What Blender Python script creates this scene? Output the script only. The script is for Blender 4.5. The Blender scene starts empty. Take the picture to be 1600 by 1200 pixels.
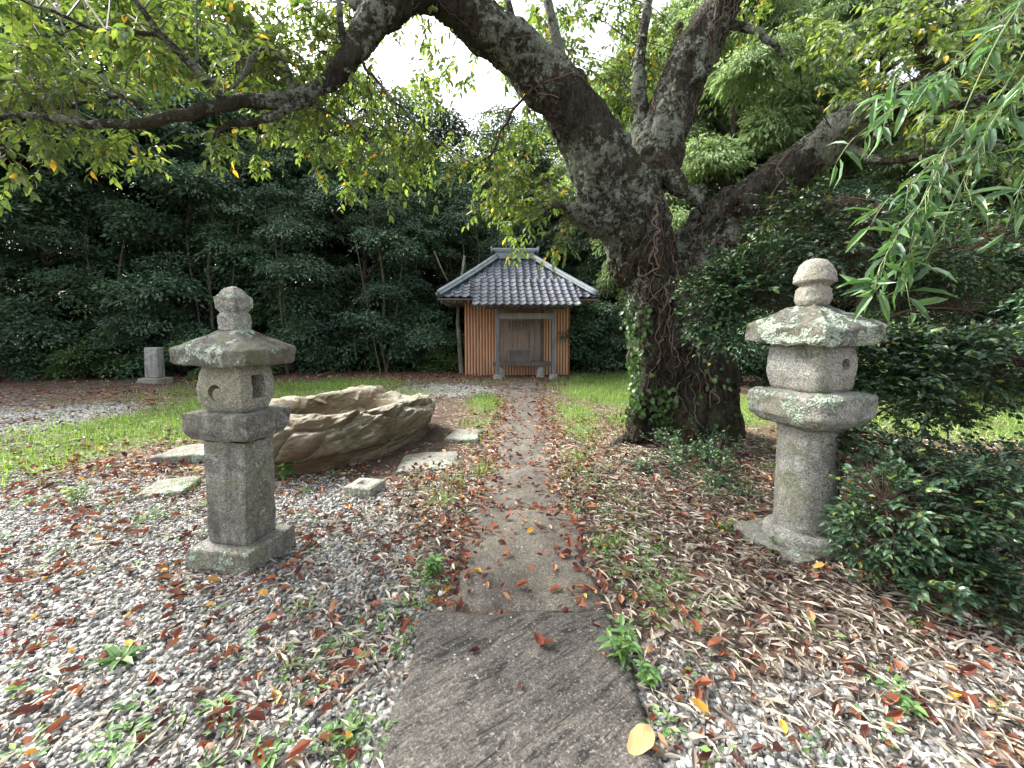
import bpy, math, numpy as np
from mathutils import Vector, noise as mn
from mathutils.bvhtree import BVHTree
R = math.radians
sc = bpy.context.scene

# ---------------------------------------------------------------- camera, sky, sun, exposure
FPX, PITCH, HC, PCY = 640.0, R(3.5), 1.45, 554.0
cam = bpy.data.cameras.new('camera'); camo = bpy.data.objects.new('camera', cam)
sc.collection.objects.link(camo); sc.camera = camo
camo.location = (0, 0, HC); camo.rotation_euler = (R(90) - PITCH, 0, 0)
cam.sensor_width = 36; cam.lens = 36 * FPX / 1600; cam.shift_y = (PCY - 600) / 1600
cam.clip_start = .05; cam.clip_end = 600
sc.render.resolution_x, sc.render.resolution_y = 1024, 768

SUN_EL, SUN_AZ = R(42), R(-62)          # azimuth measured clockwise from +Y
w = bpy.data.worlds.new('World'); sc.world = w; w.use_nodes = True
wt = w.node_tree; bg = wt.nodes['Background']
sky = wt.nodes.new('ShaderNodeTexSky'); sky.sky_type = 'NISHITA'; sky.sun_disc = False
sky.sun_elevation = SUN_EL; sky.sun_rotation = SUN_AZ; sky.air_density = 1.0; sky.dust_density = 6.0; sky.ozone_density = .6
hs = wt.nodes.new('ShaderNodeHueSaturation'); hs.inputs['Saturation'].default_value = .3
wt.links.new(sky.outputs[0], hs.inputs['Color']); wt.links.new(hs.outputs[0], bg.inputs[0]); bg.inputs[1].default_value = .15
sl = bpy.data.lights.new('sun', 'SUN'); sl.energy = 2.6; sl.angle = R(12); sl.color = (1, .96, .88)
so = bpy.data.objects.new('sun', sl); sc.collection.objects.link(so)
sd = Vector((math.sin(SUN_AZ) * math.cos(SUN_EL), math.cos(SUN_AZ) * math.cos(SUN_EL), math.sin(SUN_EL)))
so.rotation_euler = sd.to_track_quat('Z', 'Y').to_euler()
vs = sc.view_settings; vs.view_transform = 'Standard'; vs.look = 'None'; vs.exposure = 2.15; vs.gamma = 1
sc.cycles.max_bounces = 6; sc.cycles.transparent_max_bounces = 4; sc.cycles.diffuse_bounces = 3
sc.cycles.glossy_bounces = 2; sc.cycles.transmission_bounces = 3

# ---------------------------------------------------------------- helpers
CPI, SPI = math.cos(PITCH), math.sin(PITCH)
def ray(px, py):
    x = (px - 800) / FPX; y = (PCY - py) / FPX
    return x, CPI + y * SPI, -SPI + y * CPI
def at(px, py, Y):                      # world point seen at (px,py) at distance Y
    d = ray(px, py); t = Y / d[1]; return np.array((d[0] * t, Y, HC + d[2] * t))
def G(px, py, z=0.):                    # ground point seen at (px,py)
    d = ray(px, py); t = (z - HC) / d[2]; return np.array((d[0] * t, d[1] * t, z))

def tag(o, label=None, cat=None, group=None, kind=None):
    if label: o['label'] = label
    if cat: o['category'] = cat
    if group: o['group'] = group
    if kind: o['kind'] = kind
    return o
def empty(name, loc=(0, 0, 0), rz=0.):
    o = bpy.data.objects.new(name, None); sc.collection.objects.link(o)
    o.location = tuple(loc); o.rotation_euler = (0, 0, rz); o.empty_display_size = .1; return o
def mk(name, V, F, mat, parent=None, smooth=False, rnd=None, fmat=None, attrs=None):
    """F: list of (m,k) int arrays"""
    V = np.asarray(V, dtype=np.float32); me = bpy.data.meshes.new(name)
    F = [np.asarray(f, dtype=np.int32) for f in (F if isinstance(F, list) else [F]) if len(f)]
    me.vertices.add(len(V)); me.vertices.foreach_set('co', V.ravel())
    li = np.concatenate([f.ravel() for f in F]); tot = np.concatenate([np.full(len(f), f.shape[1], np.int32) for f in F])
    st = np.concatenate([[0], np.cumsum(tot)[:-1]]).astype(np.int32)
    me.loops.add(len(li)); me.loops.foreach_set('vertex_index', li)
    me.polygons.add(len(tot)); me.polygons.foreach_set('loop_start', st); me.polygons.foreach_set('loop_total', tot)
    me.polygons.foreach_set('use_smooth', np.full(len(tot), bool(smooth)))
    for m in (mat if isinstance(mat, (list, tuple)) else [mat]): me.materials.append(m)
    if fmat is not None: me.polygons.foreach_set('material_index', np.asarray(fmat, np.int32))
    if rnd is not None:
        a = me.attributes.new('rnd', 'FLOAT', 'POINT'); a.data.foreach_set('value', np.asarray(rnd, np.float32))
    for k, v in (attrs or {}).items():
        a = me.attributes.new(k, 'FLOAT', 'POINT'); a.data.foreach_set('value', np.asarray(v, np.float32))
    me.update(calc_edges=True); me.validate()
    o = bpy.data.objects.new(name, me); sc.collection.objects.link(o)
    if parent is not None: o.parent = parent
    return o
class MB:                                # merges pieces of ONE part
    def __init__(s): s.V = []; s.F = {}; s.n = 0; s.r = []
    def add(s, V, F, rnd=None):
        V = np.asarray(V, float).reshape(-1, 3)
        for f in (F if isinstance(F, list) else [F]):
            f = np.asarray(f, int)
            if len(f): s.F.setdefault(f.shape[1], []).append(f + s.n)
        s.V.append(V); s.n += len(V); s.r.append(np.zeros(len(V)) if rnd is None else np.broadcast_to(rnd, (len(V),)))
        return s
    def build(s, name, mat, parent=None, smooth=False):
        return mk(name, np.concatenate(s.V), [np.concatenate(f) for f in s.F.values()], mat, parent, smooth, np.concatenate(s.r))
def unit(a): return a / (np.linalg.norm(a, axis=-1, keepdims=True) + 1e-9)
def box(x0, x1, y0, y1, z0, z1):
    V = [(x, y, z) for z in (z0, z1) for y in (y0, y1) for x in (x0, x1)]
    return V, np.array([(0, 2, 3, 1), (4, 5, 7, 6), (0, 1, 5, 4), (2, 6, 7, 3), (0, 4, 6, 2), (1, 3, 7, 5)])
def resample(P, n):
    P = np.asarray(P, float); k = len(P)
    t = np.linspace(0, k - 1, n); i = np.clip(t.astype(int), 0, k - 2); u = (t - i)[:, None]
    p0 = P[np.clip(i - 1, 0, k - 1)]; p1 = P[i]; p2 = P[i + 1]; p3 = P[np.clip(i + 2, 0, k - 1)]
    return .5 * (2 * p1 + (p2 - p0) * u + (2 * p0 - 5 * p1 + 4 * p2 - p3) * u * u + (3 * p1 - p0 - 3 * p2 + p3) * u ** 3)
def tube(P, rad, sides=6, wob=0., rng=None, cap=True):
    P = np.asarray(P, float); n = len(P); rad = np.broadcast_to(rad, (n,))
    T = unit(np.gradient(P, axis=0)); up = np.array((0.13, .21, 1.)); up = up / np.linalg.norm(up)
    A = np.cross(T, up); bad = np.linalg.norm(A, axis=1) < .2
    if bad.any(): A[:] = np.cross(T, np.array((1., .3, 0.)))
    A = unit(A); B = np.cross(T, A)
    a = np.linspace(0, 2 * np.pi, sides, endpoint=False)
    rr = rad[:, None] * (1 + (wob * rng.standard_normal((n, sides)) if wob else 0))
    V = P[:, None] + rr[..., None] * (np.cos(a)[None, :, None] * A[:, None] + np.sin(a)[None, :, None] * B[:, None])
    V = V.reshape(-1, 3); i = np.arange(n - 1)[:, None] * sides; j = np.arange(sides)[None]; k = (j + 1) % sides
    F = np.stack([i + j, i + k, i + sides + k, i + sides + j], -1).reshape(-1, 4)
    if not cap: return V, F
    V = np.vstack([V, P[:1], P[-1:]]); c0, c1 = n * sides, n * sides + 1; j = np.arange(sides); k = (j + 1) % sides
    return V, [F, np.vstack([np.stack([np.full(sides, c0), k, j], -1), np.stack([np.full(sides, c1), (n - 1) * sides + j, (n - 1) * sides + k], -1)])]
def fbm(x, y, z=0, s=1., seed=0.):       # cheap smooth pseudo-noise, vectorised, about -1..1
    x = np.asarray(x, float) * s; y = np.asarray(y, float) * s; z = np.asarray(z, float) * s; o = 0; a = .5
    for k in range(5):
        q = seed + k * 1.7
        o = o + a * (np.sin(x * 1.3 + 2.1 * np.sin(y * 1.1 + q) + q) * np.cos(y * 1.7 - 1.3 * np.sin(z * 1.9 + x * .7 + q * 2) + q * 3) + .5 * np.sin(z * 2.3 + 1.7 * np.cos(x * 1.9 - q) + y))
        x, y, z = x * 1.9 + y * .5, y * 2.0 - x * .43, z * 2.1; a *= .5
    return o

# leaf templates: x along, y across, z up
LEAF4 = (np.array([(0, 0, 0), (.45, -.5, .06), (1, 0, -.10), (.45, .5, .06)]), np.array([(0, 1, 2), (0, 2, 3)]))
LEAF8 = (np.array([(0, 0, 0), (.3, 0, .03), (.65, 0, .0), (1, 0, -.13), (.25, -.42, .09), (.62, -.40, .06), (.25, .42, .09), (.62, .40, .06)]),
         np.array([(0, 4, 1), (1, 4, 5), (1, 5, 2), (2, 5, 3), (0, 1, 6), (1, 2, 6), (2, 7, 6), (2, 3, 7)]))
CURL = (np.array([(0, 0, .0), (.3, 0, .0), (.65, 0, .02), (1, 0, .22), (.22, -.42, .26), (.62, -.40, .30), (.25, .42, .16), (.62, .40, .34)]), LEAF8[1])
def leaves(tm, P, D, N, L, W, rng=None):
    P = np.asarray(P, float); D = unit(np.asarray(D, float)); n = len(P); B = unit(np.cross(N, D)); N2 = np.cross(D, B)
    L = np.broadcast_to(L, (n,))[:, None, None]; W = np.broadcast_to(W, (n,))[:, None, None]
    t = tm[0]; V = P[:, None] + t[None, :, :1] * L * D[:, None] + t[None, :, 1:2] * W * B[:, None] + t[None, :, 2:] * L * N2[:, None]
    k = len(t); F = (np.arange(n) * k)[:, None, None] + tm[1][None]
    r = np.repeat((rng or np.random.default_rng(1)).random(n), k)
    return V.reshape(-1, 3), F.reshape(-1, 3), r
def sprays(P, D, L, K, lL, lW, rng, droop=.3, hang=.5, tm=LEAF4, twr=.003, jit=.35, flat=.5):
    """twigs starting at P, direction D, length L, K leaves each -> leaf (V,F,r), twig (V,F)"""
    n = len(P); D = unit(np.asarray(D, float)); L = np.broadcast_to(L, (n,))[:, None]; Z = np.array((0, 0, 1.))
    S = unit(np.cross(D, Z) + 1e-4)
    t = (np.arange(K) + .6) / K
    pos = P[:, None] + D[:, None] * (t[None, :, None] * L[:, None]) - Z * (droop * L[:, None] * (t ** 2)[None, :, None])
    tip = (1 - t)[None, :, None]
    side = np.where(np.arange(K) % 2, 1., -1.)[None, :, None]
    LD = D[:, None] * (.45 + .5 * t[None, :, None]) + S[:, None] * side * (.55 + .5 * tip) - Z * hang + jit * rng.standard_normal((n, K, 3))
    LN = Z * 1. + flat * rng.standard_normal((n, K, 3)) + .25 * hang * D[:, None]
    pos = pos.reshape(-1, 3); LD = unit(LD.reshape(-1, 3)); LN = LN.reshape(-1, 3)
    sz = rng.uniform(.7, 1.15, len(pos))
    lv = leaves(tm, pos, LD, LN, lL * sz, lW * sz, rng)
    # twigs: 3-sided, 4 stations
    tt = np.linspace(0, 1, 4); c = P[:, None] + D[:, None] * (tt[None, :, None] * L[:, None]) - Z * (droop * L[:, None] * (tt ** 2)[None, :, None])
    rad = twr * np.array((1, .8, .6, .25)); a = np.arange(3) * 2.094; U = np.cross(S, D)
    ring = rad[None, :, None, None] * (np.cos(a)[None, None, :, None] * S[:, None, None] + np.sin(a)[None, None, :, None] * U[:, None, None])
    V = (c[:, :, None] + ring).reshape(-1, 3); base = (np.arange(n) * 12)[:, None, None, None]; s_ = (np.arange(3) * 3)[None, :, None, None]
    j = np.arange(3); q = np.stack([j, (j + 1) % 3, 3 + (j + 1) % 3, 3 + j], -1)[None, None]
    return lv, (V, (base + s_ + q).reshape(-1, 4))

# ---------------------------------------------------------------- materials
def mat(name):
    m = bpy.data.materials.new(name); m.use_nodes = True; nt = m.node_tree
    return m, nt, nt.nodes['Principled BSDF']
def nd(nt, t, **kw):
    n = nt.nodes.new('ShaderNode' + t)
    for k, v in kw.items():
        if k in n.inputs: n.inputs[k].default_value = v
        else: setattr(n, k, v)
    return n
def ramp(nt, src, stops, interp='LINEAR'):
    r = nd(nt, 'ValToRGB'); cr = r.color_ramp; cr.interpolation = interp
    while len(cr.elements) < len(stops): cr.elements.new(.5)
    for e, (p, c) in zip(cr.elements, stops):
        e.position = p; e.color = (tuple(c) + (1,)) if not np.isscalar(c) else (c, c, c, 1)
    nt.links.new(src, r.inputs[0]); return r.outputs[0]
def mix(nt, fac, a, b, mode='MIX'):
    m = nd(nt, 'Mix', data_type='RGBA', blend_type=mode)
    for i, v in ((0, fac), (6, a), (7, b)):
        if hasattr(v, 'is_output') or isinstance(v, bpy.types.NodeSocket): nt.links.new(v, m.inputs[i])
        else: m.inputs[i].default_value = v if np.isscalar(v) else (tuple(v) + (1,))
    return m.outputs[2]
def mth(nt, op, a, b=0.):
    m = nd(nt, 'Math', operation=op)
    for i, v in ((0, a), (1, b)):
        if isinstance(v, bpy.types.NodeSocket): nt.links.new(v, m.inputs[i])
        else: m.inputs[i].default_value = v
    return m.outputs[0]
def coords(nt, scale=(1, 1, 1), kind='Object', rot=(0, 0, 0)):
    tc = nd(nt, 'TexCoord'); mp = nd(nt, 'Mapping'); mp.inputs['Scale'].default_value = scale; mp.inputs['Rotation'].default_value = rot
    nt.links.new(tc.outputs[kind], mp.inputs[0]); return mp.outputs[0]
def noise(nt, co, scale, detail=5, rough=.6, dist=0.):
    n = nd(nt, 'TexNoise', Scale=scale, Detail=detail, Roughness=rough, Distortion=dist); nt.links.new(co, n.inputs['Vector']); return n.outputs[0]
def vor(nt, co, scale, feature='F1', out=0):
    n = nd(nt, 'TexVoronoi', feature=feature, Scale=scale); nt.links.new(co, n.inputs['Vector']); return n.outputs[out]
def bump(nt, b, h, strength, dist, prev=None):
    n = nd(nt, 'Bump', Strength=strength, Distance=dist); nt.links.new(h, n.inputs['Height'])
    if prev is not None: nt.links.new(prev, n.inputs['Normal'])
    if b is not None: nt.links.new(n.outputs[0], b.inputs['Normal'])
    return n.outputs[0]
def setc(nt, b, c): nt.links.new(c, b.inputs['Base Color'])

def leafmat(name, stops, rough=.5, trans=.3, tcol=None, spec=.5, var=.35, vs_=.6):
    m, nt, b = mat(name); a = nd(nt, 'Attribute', attribute_name='rnd')
    c = ramp(nt, a.outputs['Fac'], stops)
    geo = nd(nt, 'NewGeometry'); nz = noise(nt, geo.outputs['Position'], vs_, 2, .5)
    v = ramp(nt, nz, [(.3, 1 - var), (.7, 1 + var)])
    c = mix(nt, 1., c, v, 'MULTIPLY'); setc(nt, b, c); b.inputs['Roughness'].default_value = rough
    b.inputs['Specular IOR Level'].default_value = spec
    if trans:
        tr = nd(nt, 'BsdfTranslucent'); ms = nd(nt, 'MixShader'); ms.inputs[0].default_value = trans
        tc = mix(nt, 1., c, tcol or (1.5, 1.7, .6), 'MULTIPLY'); nt.links.new(tc, tr.inputs[0])
        nt.links.new(b.outputs[0], ms.inputs[1]); nt.links.new(tr.outputs[0], ms.inputs[2])
        nt.links.new(ms.outputs[0], nt.nodes['Material Output'].inputs[0])
    return m
def granite(name, tone=.3, lichen=.35, moss=.3, dark=.4, warm=0., lsc=9.):
    m, nt, b = mat(name); co = coords(nt)
    sp = vor(nt, co, 130, out=1); spk = nd(nt, 'SeparateColor'); nt.links.new(sp, spk.inputs[0])
    w_ = (.97 + .05 * warm, 1, .96 - .12 * warm)
    g = ramp(nt, spk.outputs[0], [(0, [tone * .45 * q for q in w_]), (.2, [tone * .8 * q for q in w_]), (.4, [tone * 1.05 * q for q in w_]), (.75, [tone * 1.25 * q for q in w_]), (1, [tone * 1.8 * q for q in w_])])
    st = noise(nt, co, 4.2, 9, .78, .6); c = mix(nt, ramp(nt, st, [(.40, dark), (.56, 0.)]), g, (.05, .04, .034))
    wm = noise(nt, co, 2.1, 4, .6); sk = noise(nt, coords(nt, (9, 9, 1.6)), 1., 7, .75, .5); c = mix(nt, ramp(nt, sk, [(.50, 0.), (.62, dark * .9)]), c, (.06, .052, .045))
    c = mix(nt, ramp(nt, wm, [(.45, 0.), (.75, .45)]), c, (.22, .17, .085))
    ms = noise(nt, co, 4.5, 5, .7, .4); c = mix(nt, ramp(nt, ms, [(.50, 0.), (.62, moss)]), c, (.115, .13, .055))
    l1 = noise(nt, co, lsc, 8, .72, .3); l2 = noise(nt, co, 1.7, 2, .5)
    lm = mth(nt, 'ADD', l1, mth(nt, 'MULTIPLY', l2, .55))
    th = .95 - .35 * lichen
    lmask = ramp(nt, lm, [(th, 0.), (th + .035, 1.)])
    cells = vor(nt, co, 70); lc = ramp(nt, cells, [(0, (.48, .54, .45)), (.6, (.30, .36, .28)), (1, (.14, .17, .13))])
    c = mix(nt, lmask, c, lc); setc(nt, b, c); b.inputs['Roughness'].default_value = .9; b.inputs['Specular IOR Level'].default_value = .25
    h = mth(nt, 'ADD', mth(nt, 'MULTIPLY', noise(nt, co, 120, 4, .7), .35), mth(nt, 'MULTIPLY', noise(nt, co, 18, 6, .7), .7))
    h = mth(nt, 'ADD', h, mth(nt, 'MULTIPLY', lmask, mth(nt, 'SUBTRACT', 1.1, cells)))
    bump(nt, b, h, 1., .016); return m
def woodmat(name, c1, c2, scale=(30, 30, 2.), rough=.85, grey=0.):
    m, nt, b = mat(name); co = coords(nt, scale)
    n = noise(nt, co, 1., 6, .65, .5); c = ramp(nt, n, [(.3, c1), (.7, c2)])
    n2 = noise(nt, coords(nt), 3., 3, .6); c = mix(nt, ramp(nt, n2, [(.4, 0.), (.7, .5)]), c, (.16, .15, .14))
    setc(nt, b, c); b.inputs['Roughness'].default_value = rough; bump(nt, b, n, .5, .004); return m
def barkmat(name, c1, c2, lich=.5, lichc=(.34, .38, .31), vscale=1.):
    m, nt, b = mat(name); co = coords(nt); cs = coords(nt, (14 * vscale, 14 * vscale, 4.5 * vscale))
    n = noise(nt, cs, 1., 8, .75, 1.2); v = vor(nt, cs, 1.3, 'DISTANCE_TO_EDGE')
    c = ramp(nt, n, [(.25, [q * .35 for q in c1]), (.45, c1), (.75, c2)])
    c = mix(nt, ramp(nt, noise(nt, co, 1.6, 3, .6), [(.45, 0.), (.7, .6)]), c, (.07, .065, .03))
    l1 = noise(nt, co, 13, 9, .78, .3); l2 = noise(nt, co, 1.2, 3, .5); lm = mth(nt, 'ADD', l1, mth(nt, 'MULTIPLY', l2, .9))
    th = 1.13 - .3 * lich; sz = nd(nt, 'SeparateXYZ'); nt.links.new(co, sz.inputs[0]); mask = mth(nt, 'MULTIPLY', ramp(nt, lm, [(th, 0.), (th + .05, 1.)]), ramp(nt, mth(nt, 'MULTIPLY', sz.outputs[2], .25), [(.22, 0.), (.45, 1.)]))
    lc = ramp(nt, noise(nt, co, 60, 3), [(.35, [q * .55 for q in lichc]), (.65, [q * 1.15 for q in lichc])])
    c = mix(nt, mask, c, lc); setc(nt, b, c); b.inputs['Roughness'].default_value = .95; b.inputs['Specular IOR Level'].default_value = .15
    h = mth(nt, 'ADD', mth(nt, 'MULTIPLY', n, 1.2), mth(nt, 'MULTIPLY', ramp(nt, v, [(0, 0.), (.25, 1.)]), .35))
    h = mth(nt, 'ADD', h, mth(nt, 'MULTIPLY', mask, .25)); bump(nt, b, h, 1., .06); return m
def plain(name, c, rough=.8, spec=.3, var=.2, scale=8):
    m, nt, b = mat(name); n = noise(nt, coords(nt), scale, 4)
    setc(nt, b, ramp(nt, n, [(.3, [q * (1 - var) for q in c]), (.7, [q * (1 + var) for q in c])])); b.inputs['Roughness'].default_value = rough
    b.inputs['Specular IOR Level'].default_value = spec; return m

# ---------------------------------------------------------------- ground
def blobs(x, y, L):
    o = np.zeros_like(x)
    for cx, cy, rx, ry, wt_ in L: o = np.maximum(o, wt_ * np.exp(-((x - cx) / rx) ** 2 - ((y - cy) / ry) ** 2))
    return o
GRASS = [(-5.6, 4.2, 1.1, 1.2, 1.1), (-5.5, 6.2, 1.3, 1.8, 1.4), (-5.4, 8.6, 1.5, 1.8, 1.4), (.95, 2.6, .2, .9, .62), (-.55, 2.3, .15, .5, .5), (1.0, 5.8, .4, 1.4, .7), (-.45, 6.6, .35, 1.2, .6), (-4.6, 10.6, 1.6, 1.3, 1.3), (-2.6, 9.4, 1.3, .7, .7), (-.55, 8.0, .45, 1.3, .9), (-.5, 5.4, .3, .6, .4),
         (2.1, 9.2, 1.0, 1.7, 1.3), (3.2, 11.5, 1.8, 1.8, 1.4), (1.1, 7.0, .5, 1.6, .8), (1.0, 4.6, .3, 1.0, .4), (1.9, 6.6, .8, .9, .7), (7.5, 7.2, 2.6, 2.2, 1.8), (5., 7.5, 1.6, 1.6, 1.4), (3.6, 7.2, .9, 1.2, 1.2),
         (9.5, 9, 3, 3, 1.3), (-7.2, 9.5, 1.6, 1.2, .7), (-9, 6.5, 1.2, .5, .4), (-.3, 11.2, 1.4, .6, .5), (-1.2, 11.5, 1.4, .5, .4)]
GRAV = [(-1.9, 1.5, 1.5, 1.3, 1.6), (-3.4, 2.6, 2.0, 1.3, 1.5), (-1.3, 2.6, .8, .9, .95), (-1.9, 3.4, 1.2, .5, 1.0), (-5.2, 3.2, 1.5, .8, 1.0), (.72, 1.35, .3, .42, 1.5), (1.1, 1.4, .7, .25, .95), (-7.9, 6.0, 1.6, 2.0, 1.2), (-9.5, 4.5, 2.5, 3.0, 1.3),
        (-1.6, 9.8, 1.6, 1.3, .9), (-3, 7.6, 1.6, .8, .6), (-4.6, 9.3, .6, .4, .7), (2., 1.5, .7, .25, .8)]
STRAW = [(2.0, 2.0, 1.5, .9, 1.3), (1.5, 3.2, 1.2, 1.0, 1.2), (.95, 2.2, .42, 1.2, .8), (3.2, 1.8, 1.2, .8, 1.0), (-.95, 1.7, .45, .42, .8), (-.65, 3.1, .45, .9, .8), (1.6, 4.4, 1.1, .9, .8), (-3.0, 3.6, 1.0, .5, .4), (-1.5, 2.3, .5, .3, .45)]
SOIL = [(2.9, 2.25, .55, .35, 1.2), (-.62, 2.75, .3, .45, .9), (-1.1, 4.9, .5, 1.1, 1.2), (1.35, 4.6, .35, .25, 1.0), (-3, 13, 9, 1.6, 1), (1.1, 3.4, .8, .7, .5), (-8.5, 11.5, 4.5, 1.3, .8), (3.5, 3.6, 1.5, .8, .6)]
REDL = [(-7.5, 9.3, 2.4, .8, 1.5), (-4.1, 4.4, 1.6, 1.1, 1.5), (-1.9, 2.0, 2.2, 1.0, .9), (-.7, 3.2, .45, 1.2, 1.5), (.8, 4.2, .35, 2.0, 1.3), (-.5, 5.4, .3, 1.6, 1.3), (-3, 12.3, 4, .9, 1.6), (1.6, 3.2, 1.6, 1.4, .7), (1.8, 5.3, 1.0, .7, 1.0), (-6, 3.2, 2, 1, 1.2), (1.4, 1.5, 1.2, .4, .8)]
def gz(x, y):
    x = np.asarray(x, float); y = np.asarray(y, float)
    z = .012 * fbm(x, y, 0, 1.6) + .02 * fbm(x, y, 0, .5, 3)
    z = z - .03 * np.exp(-((x + 1.2) / .6) ** 2 - ((y - 4.9) / 1.0) ** 2) + .03 * blobs(x, y, STRAW[:2])
    r = np.hypot(x - 1, (y - 1) * 1.0); h = np.clip((r - 19) / 26, 0, 1); z = z + 4.5 * h * h * (3 - 2 * h) + np.where(r > 17, .25 * fbm(x, y, 0, .3, 5) * np.clip((r - 17) / 5, 0, 1), 0)  # added rise beyond the woods, stops light seeping in at the horizon
    pth = np.exp(-((x - .25) / .6) ** 4) * (y < 12); return z * (1 - .8 * pth)
def axis(lo, hi, c, s, g):
    a = [c]; d = s
    while a[-1] < hi: a.append(a[-1] + d); d = min(d * g, 2.5)
    b = [c]; d = s
    while b[-1] > lo: b.append(b[-1] - d); d = min(d * g, 2.5)
    return np.array(sorted(set(b + a)))
gx = axis(-170, 170, 0, .05, 1.014); gy = axis(-12, 230, 1.6, .045, 1.014)
X, Y = np.meshgrid(gx, gy); nx, ny = len(gx), len(gy); X, Y = X.ravel(), Y.ravel()
idx = (np.arange(ny - 1)[:, None] * nx + np.arange(nx - 1)[None]).ravel()
gF = np.stack([idx, idx + 1, idx + nx + 1, idx + nx], -1)

def groundmat():
    m, nt, b = mat('ground_soil'); tc = nd(nt, 'NewGeometry').outputs['Position']
    def A(n): return nd(nt, 'Attribute', attribute_name=n).outputs['Fac']
    s1 = noise(nt, tc, 2.2, 6, .7); soil = ramp(nt, s1, [(.3, (.045, .033, .026)), (.5, (.085, .062, .048)), (.75, (.16, .12, .09))])
    # litter cells: dry leaf bits
    vc = vor(nt, tc, 26, out=1); sp = nd(nt, 'SeparateColor'); nt.links.new(vc, sp.inputs[0])
    lit = ramp(nt, sp.outputs[0], [(0, (.04, .028, .022)), (.3, (.11, .08, .06)), (.5, (.22, .17, .13)), (.65, (.17, .07, .045)), (.8, (.34, .29, .23)), (.93, (.10, .12, .04)), (1, (.20, .05, .035))], 'CONSTANT')
    lmask = ramp(nt, mth(nt, 'ADD', sp.outputs[1], mth(nt, 'SUBTRACT', A('litter'), .5)), [(.45, 0.), (.55, 1.)])
    c = mix(nt, mth(nt, 'MULTIPLY', lmask, .85), soil, lit)
    gc = vor(nt, tc, 42, out=1); sg = nd(nt, 'SeparateColor'); nt.links.new(gc, sg.inputs[0]); gd = vor(nt, tc, 42)
    gcol = ramp(nt, sg.outputs[0], [(0, (.12, .13, .12)), (.3, (.26, .26, .245)), (.7, (.42, .42, .39)), (1, (.62, .62, .58))])
    gcol = mix(nt, ramp(nt, gd, [(.35, 0.), (.75, .85)]), gcol, (.05, .04, .035))
    gm = ramp(nt, mth(nt, 'ADD', A('gravel'), mth(nt, 'MULTIPLY', mth(nt, 'SUBTRACT', noise(nt, tc, 5, 5, .7), .5), 1.2)), [(.42, 0.), (.6, 1.)])
    c = mix(nt, gm, c, gcol)
    gn = ramp(nt, noise(nt, tc, 14, 5, .7), [(.3, (.05, .08, .02)), (.7, (.17, .24, .06))])
    qm = ramp(nt, mth(nt, 'ADD', A('grass'), mth(nt, 'MULTIPLY', mth(nt, 'SUBTRACT', noise(nt, tc, 3.5, 6, .75), .5), 1.4)), [(.45, 0.), (.7, .8)])
    c = mix(nt, qm, c, gn); setc(nt, b, c); b.inputs['Roughness'].default_value = .95; b.inputs['Specular IOR Level'].default_value = .15
    h = mth(nt, 'ADD', mth(nt, 'MULTIPLY', gd, -.8), noise(nt, tc, 30, 5, .7)); bump(nt, b, h, .9, .02); return m
mk('ground', np.stack([X, Y, gz(X, Y)], -1), gF, groundmat(), smooth=True,
   attrs={'gravel': np.clip(blobs(X, Y, GRAV), 0, 1), 'grass': np.clip(blobs(X, Y, GRASS), 0, 1), 'litter': np.clip(.45 + .5 * blobs(X, Y, REDL) + .4 * blobs(X, Y, STRAW) - .6 * blobs(X, Y, SOIL), 0, 1)})['kind'] = 'structure'

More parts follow.
